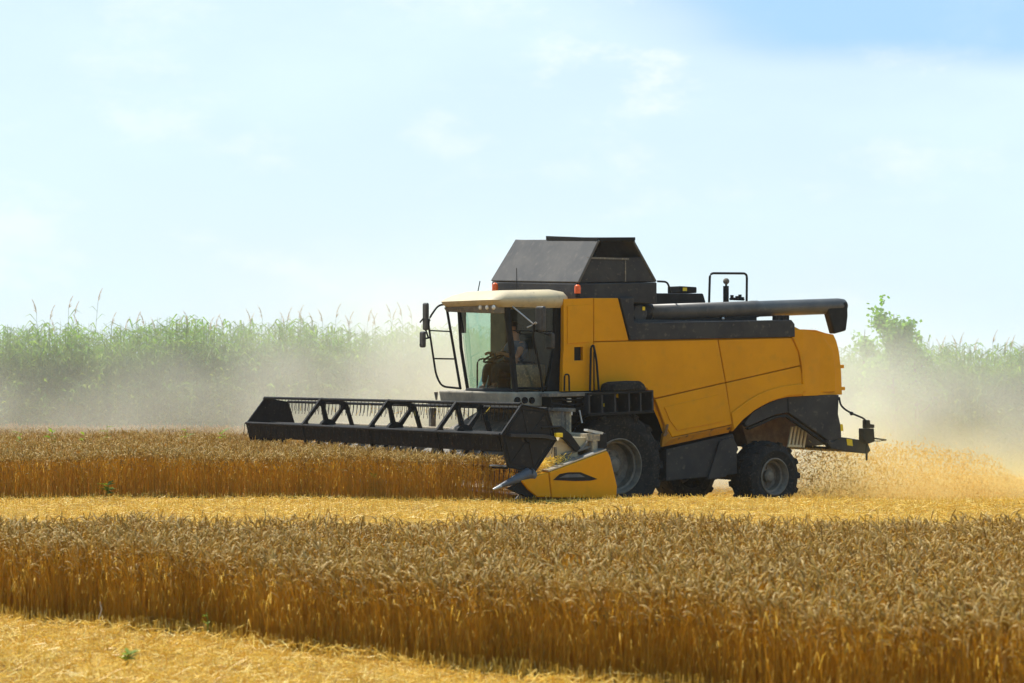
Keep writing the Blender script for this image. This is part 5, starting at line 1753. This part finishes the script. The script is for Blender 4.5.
hm, nt, out = new_mat('haze_air')
v = nt.nodes.new('ShaderNodeVolumePrincipled')
v.inputs['Color'].default_value = (0.93, 0.94, 0.92, 1)
v.inputs['Density'].default_value = 0.00025
v.inputs['Anisotropy'].default_value = 0.2
nt.links.new(v.outputs[0], out.inputs['Volume'])
hz = volume_box('haze', (-270, -65, -2.0), (270, 470, 5.8), hm)
tag(hz, kind='stuff')

# ------------------------------------------------------------------ sky and sun
SUN_EL = math.radians(60)
SUN_AZ_VEC = Vector((-0.64, 0.60, 0)).normalized()       # towards the sun, seen from above
w = bpy.data.worlds.new('World')
SC.world = w
w.use_nodes = True
nt = w.node_tree
bg = nt.nodes['Background']
sky = nt.nodes.new('ShaderNodeTexSky')
sky.sky_type = 'NISHITA'
sky.sun_disc = False
sky.sun_elevation = SUN_EL
sky.sun_rotation = math.atan2(SUN_AZ_VEC.x, SUN_AZ_VEC.y)
sky.air_density = 1.0
sky.dust_density = 0.7
sky.ozone_density = 1.0
tc = nt.nodes.new('ShaderNodeTexCoord')
mp = nt.nodes.new('ShaderNodeMapping'); mp.inputs['Scale'].default_value = (1, 1, 2.4); mp.inputs['Location'].default_value = (0.37, 0.1, 0.22)
nt.links.new(tc.outputs['Generated'], mp.inputs[0])
cn = nt.nodes.new('ShaderNodeTexNoise'); cn.inputs['Scale'].default_value = 5.5; cn.inputs['Detail'].default_value = 7; cn.inputs['Roughness'].default_value = 0.55
nt.links.new(mp.outputs[0], cn.inputs['Vector'])
cf = rangef(nt, cn.outputs['Fac'], 0.36, 0.66, 0.0, 1.0)
# thin veil everywhere, thinner towards the upper right where the blue shows
sp = nt.nodes.new('ShaderNodeSeparateXYZ'); nt.links.new(tc.outputs['Generated'], sp.inputs[0])
edge = rangef(nt, cn.outputs['Fac'], 0.3, 0.7, -0.02, 0.02, False)
right = rangef(nt, node_math(nt, 'ADD', node_math(nt, 'ADD', sp.outputs[0], node_math(nt, 'MULTIPLY', edge, 1.6)), node_math(nt, 'MULTIPLY', node_math(nt, 'SUBTRACT', sp.outputs[2], 0.14), 1.5)), 0.045, 0.135, 0.0, 1.0)
up = rangef(nt, node_math(nt, 'ADD', sp.outputs[2], node_math(nt, 'MULTIPLY', edge, 0.3)), 0.122, 0.142, 0.0, 1.0)
front = rangef(nt, sp.outputs[1], -0.35, 0.75, 0.12, 1.0)
hole = node_math(nt, 'MULTIPLY', right, up)
veil = node_math(nt, 'SUBTRACT', 1.0, hole)
fac = node_math(nt, 'MULTIPLY', node_math(nt, 'ADD', node_math(nt, 'MULTIPLY', cf, 0.25), 0.72), node_math(nt, 'ADD', node_math(nt, 'MULTIPLY', veil, 0.86), 0.14), clamp=True)
fac = node_math(nt, 'MULTIPLY', fac, front)
mx = nt.nodes.new('ShaderNodeMix'); mx.data_type = 'RGBA'
mx.inputs[7].default_value = (6.25, 7.8, 8.75, 1)
mb = nt.nodes.new('ShaderNodeMix'); mb.data_type = 'RGBA'
mb.inputs[7].default_value = (3.2, 5.7, 8.3, 1)
nt.links.new(node_math(nt, 'MULTIPLY', hole, 0.75), mb.inputs[0]); nt.links.new(sky.outputs[0], mb.inputs[6])
nt.links.new(fac, mx.inputs[0]); nt.links.new(mb.outputs[2], mx.inputs[6])
# loose white puffs
cn2 = nt.nodes.new('ShaderNodeTexNoise'); cn2.inputs['Scale'].default_value = 13.0; cn2.inputs['Detail'].default_value = 8; cn2.inputs['Roughness'].default_value = 0.6
mp2 = nt.nodes.new('ShaderNodeMapping'); mp2.inputs['Scale'].default_value = (1, 1, 2.0); mp2.inputs['Location'].default_value = (0.2, 0.0, 0.31)
nt.links.new(tc.outputs['Generated'], mp2.inputs[0]); nt.links.new(mp2.outputs[0], cn2.inputs['Vector'])
puff = rangef(nt, cn2.outputs['Fac'], 0.50, 0.72, 0.0, 0.8)
puff = node_math(nt, 'MULTIPLY', puff, node_math(nt, 'ADD', 0.42, node_math(nt, 'MULTIPLY', rangef(nt, sp.outputs[0], -0.02, 0.05, 0.0, 0.7), rangef(nt, sp.outputs[2], 0.09, 0.13, 0.0, 1.0))))
puff = node_math(nt, 'MULTIPLY', puff, node_math(nt, 'SUBTRACT', 1.0, node_math(nt, 'MULTIPLY', hole, 0.9)))
mp_ = nt.nodes.new('ShaderNodeMix'); mp_.data_type = 'RGBA'
mp_.inputs[7].default_value = (8.6, 8.9, 9.0, 1)
nt.links.new(node_math(nt, 'MULTIPLY', puff, front), mp_.inputs[0]); nt.links.new(mx.outputs[2], mp_.inputs[6])
nt.links.new(mp_.outputs[2], bg.inputs['Color'])
bg.inputs['Strength'].default_value = 0.09

sl_ = bpy.data.lights.new('sun', 'SUN')
sl_.energy = 5.0
sl_.angle = math.radians(0.6)
sl_.color = (1.0, 0.95, 0.86)
so_ = bpy.data.objects.new('sun', sl_)
COL.objects.link(so_)
sd = Vector((SUN_AZ_VEC.x * math.cos(SUN_EL), SUN_AZ_VEC.y * math.cos(SUN_EL), math.sin(SUN_EL)))
so_.rotation_euler = sd.to_track_quat('Z', 'Y').to_euler()
so_.location = (-10, 20, 30)

# ------------------------------------------------------------------ camera
cam = bpy.data.cameras.new('camera')
cam.sensor_width = 36
cam.lens = F / 1024 * 36
cam.clip_end = 3000
co = bpy.data.objects.new('camera', cam)
COL.objects.link(co)
co.location = (0, 0, H)
co.rotation_euler = (PI / 2 + math.atan((YH - 341.5) / F), 0, 0)
cam.dof.use_dof = True
cam.dof.focus_distance = 34.5
cam.dof.aperture_fstop = 3.2
SC.camera = co

SC.view_settings.view_transform = 'Standard'
SC.view_settings.look = 'None'
SC.view_settings.exposure = 0.5
SC.view_settings.gamma = 1.0
SC.cycles.volume_bounces = 6
SC.cycles.max_bounces = 8
SC.cycles.transparent_max_bounces = 16
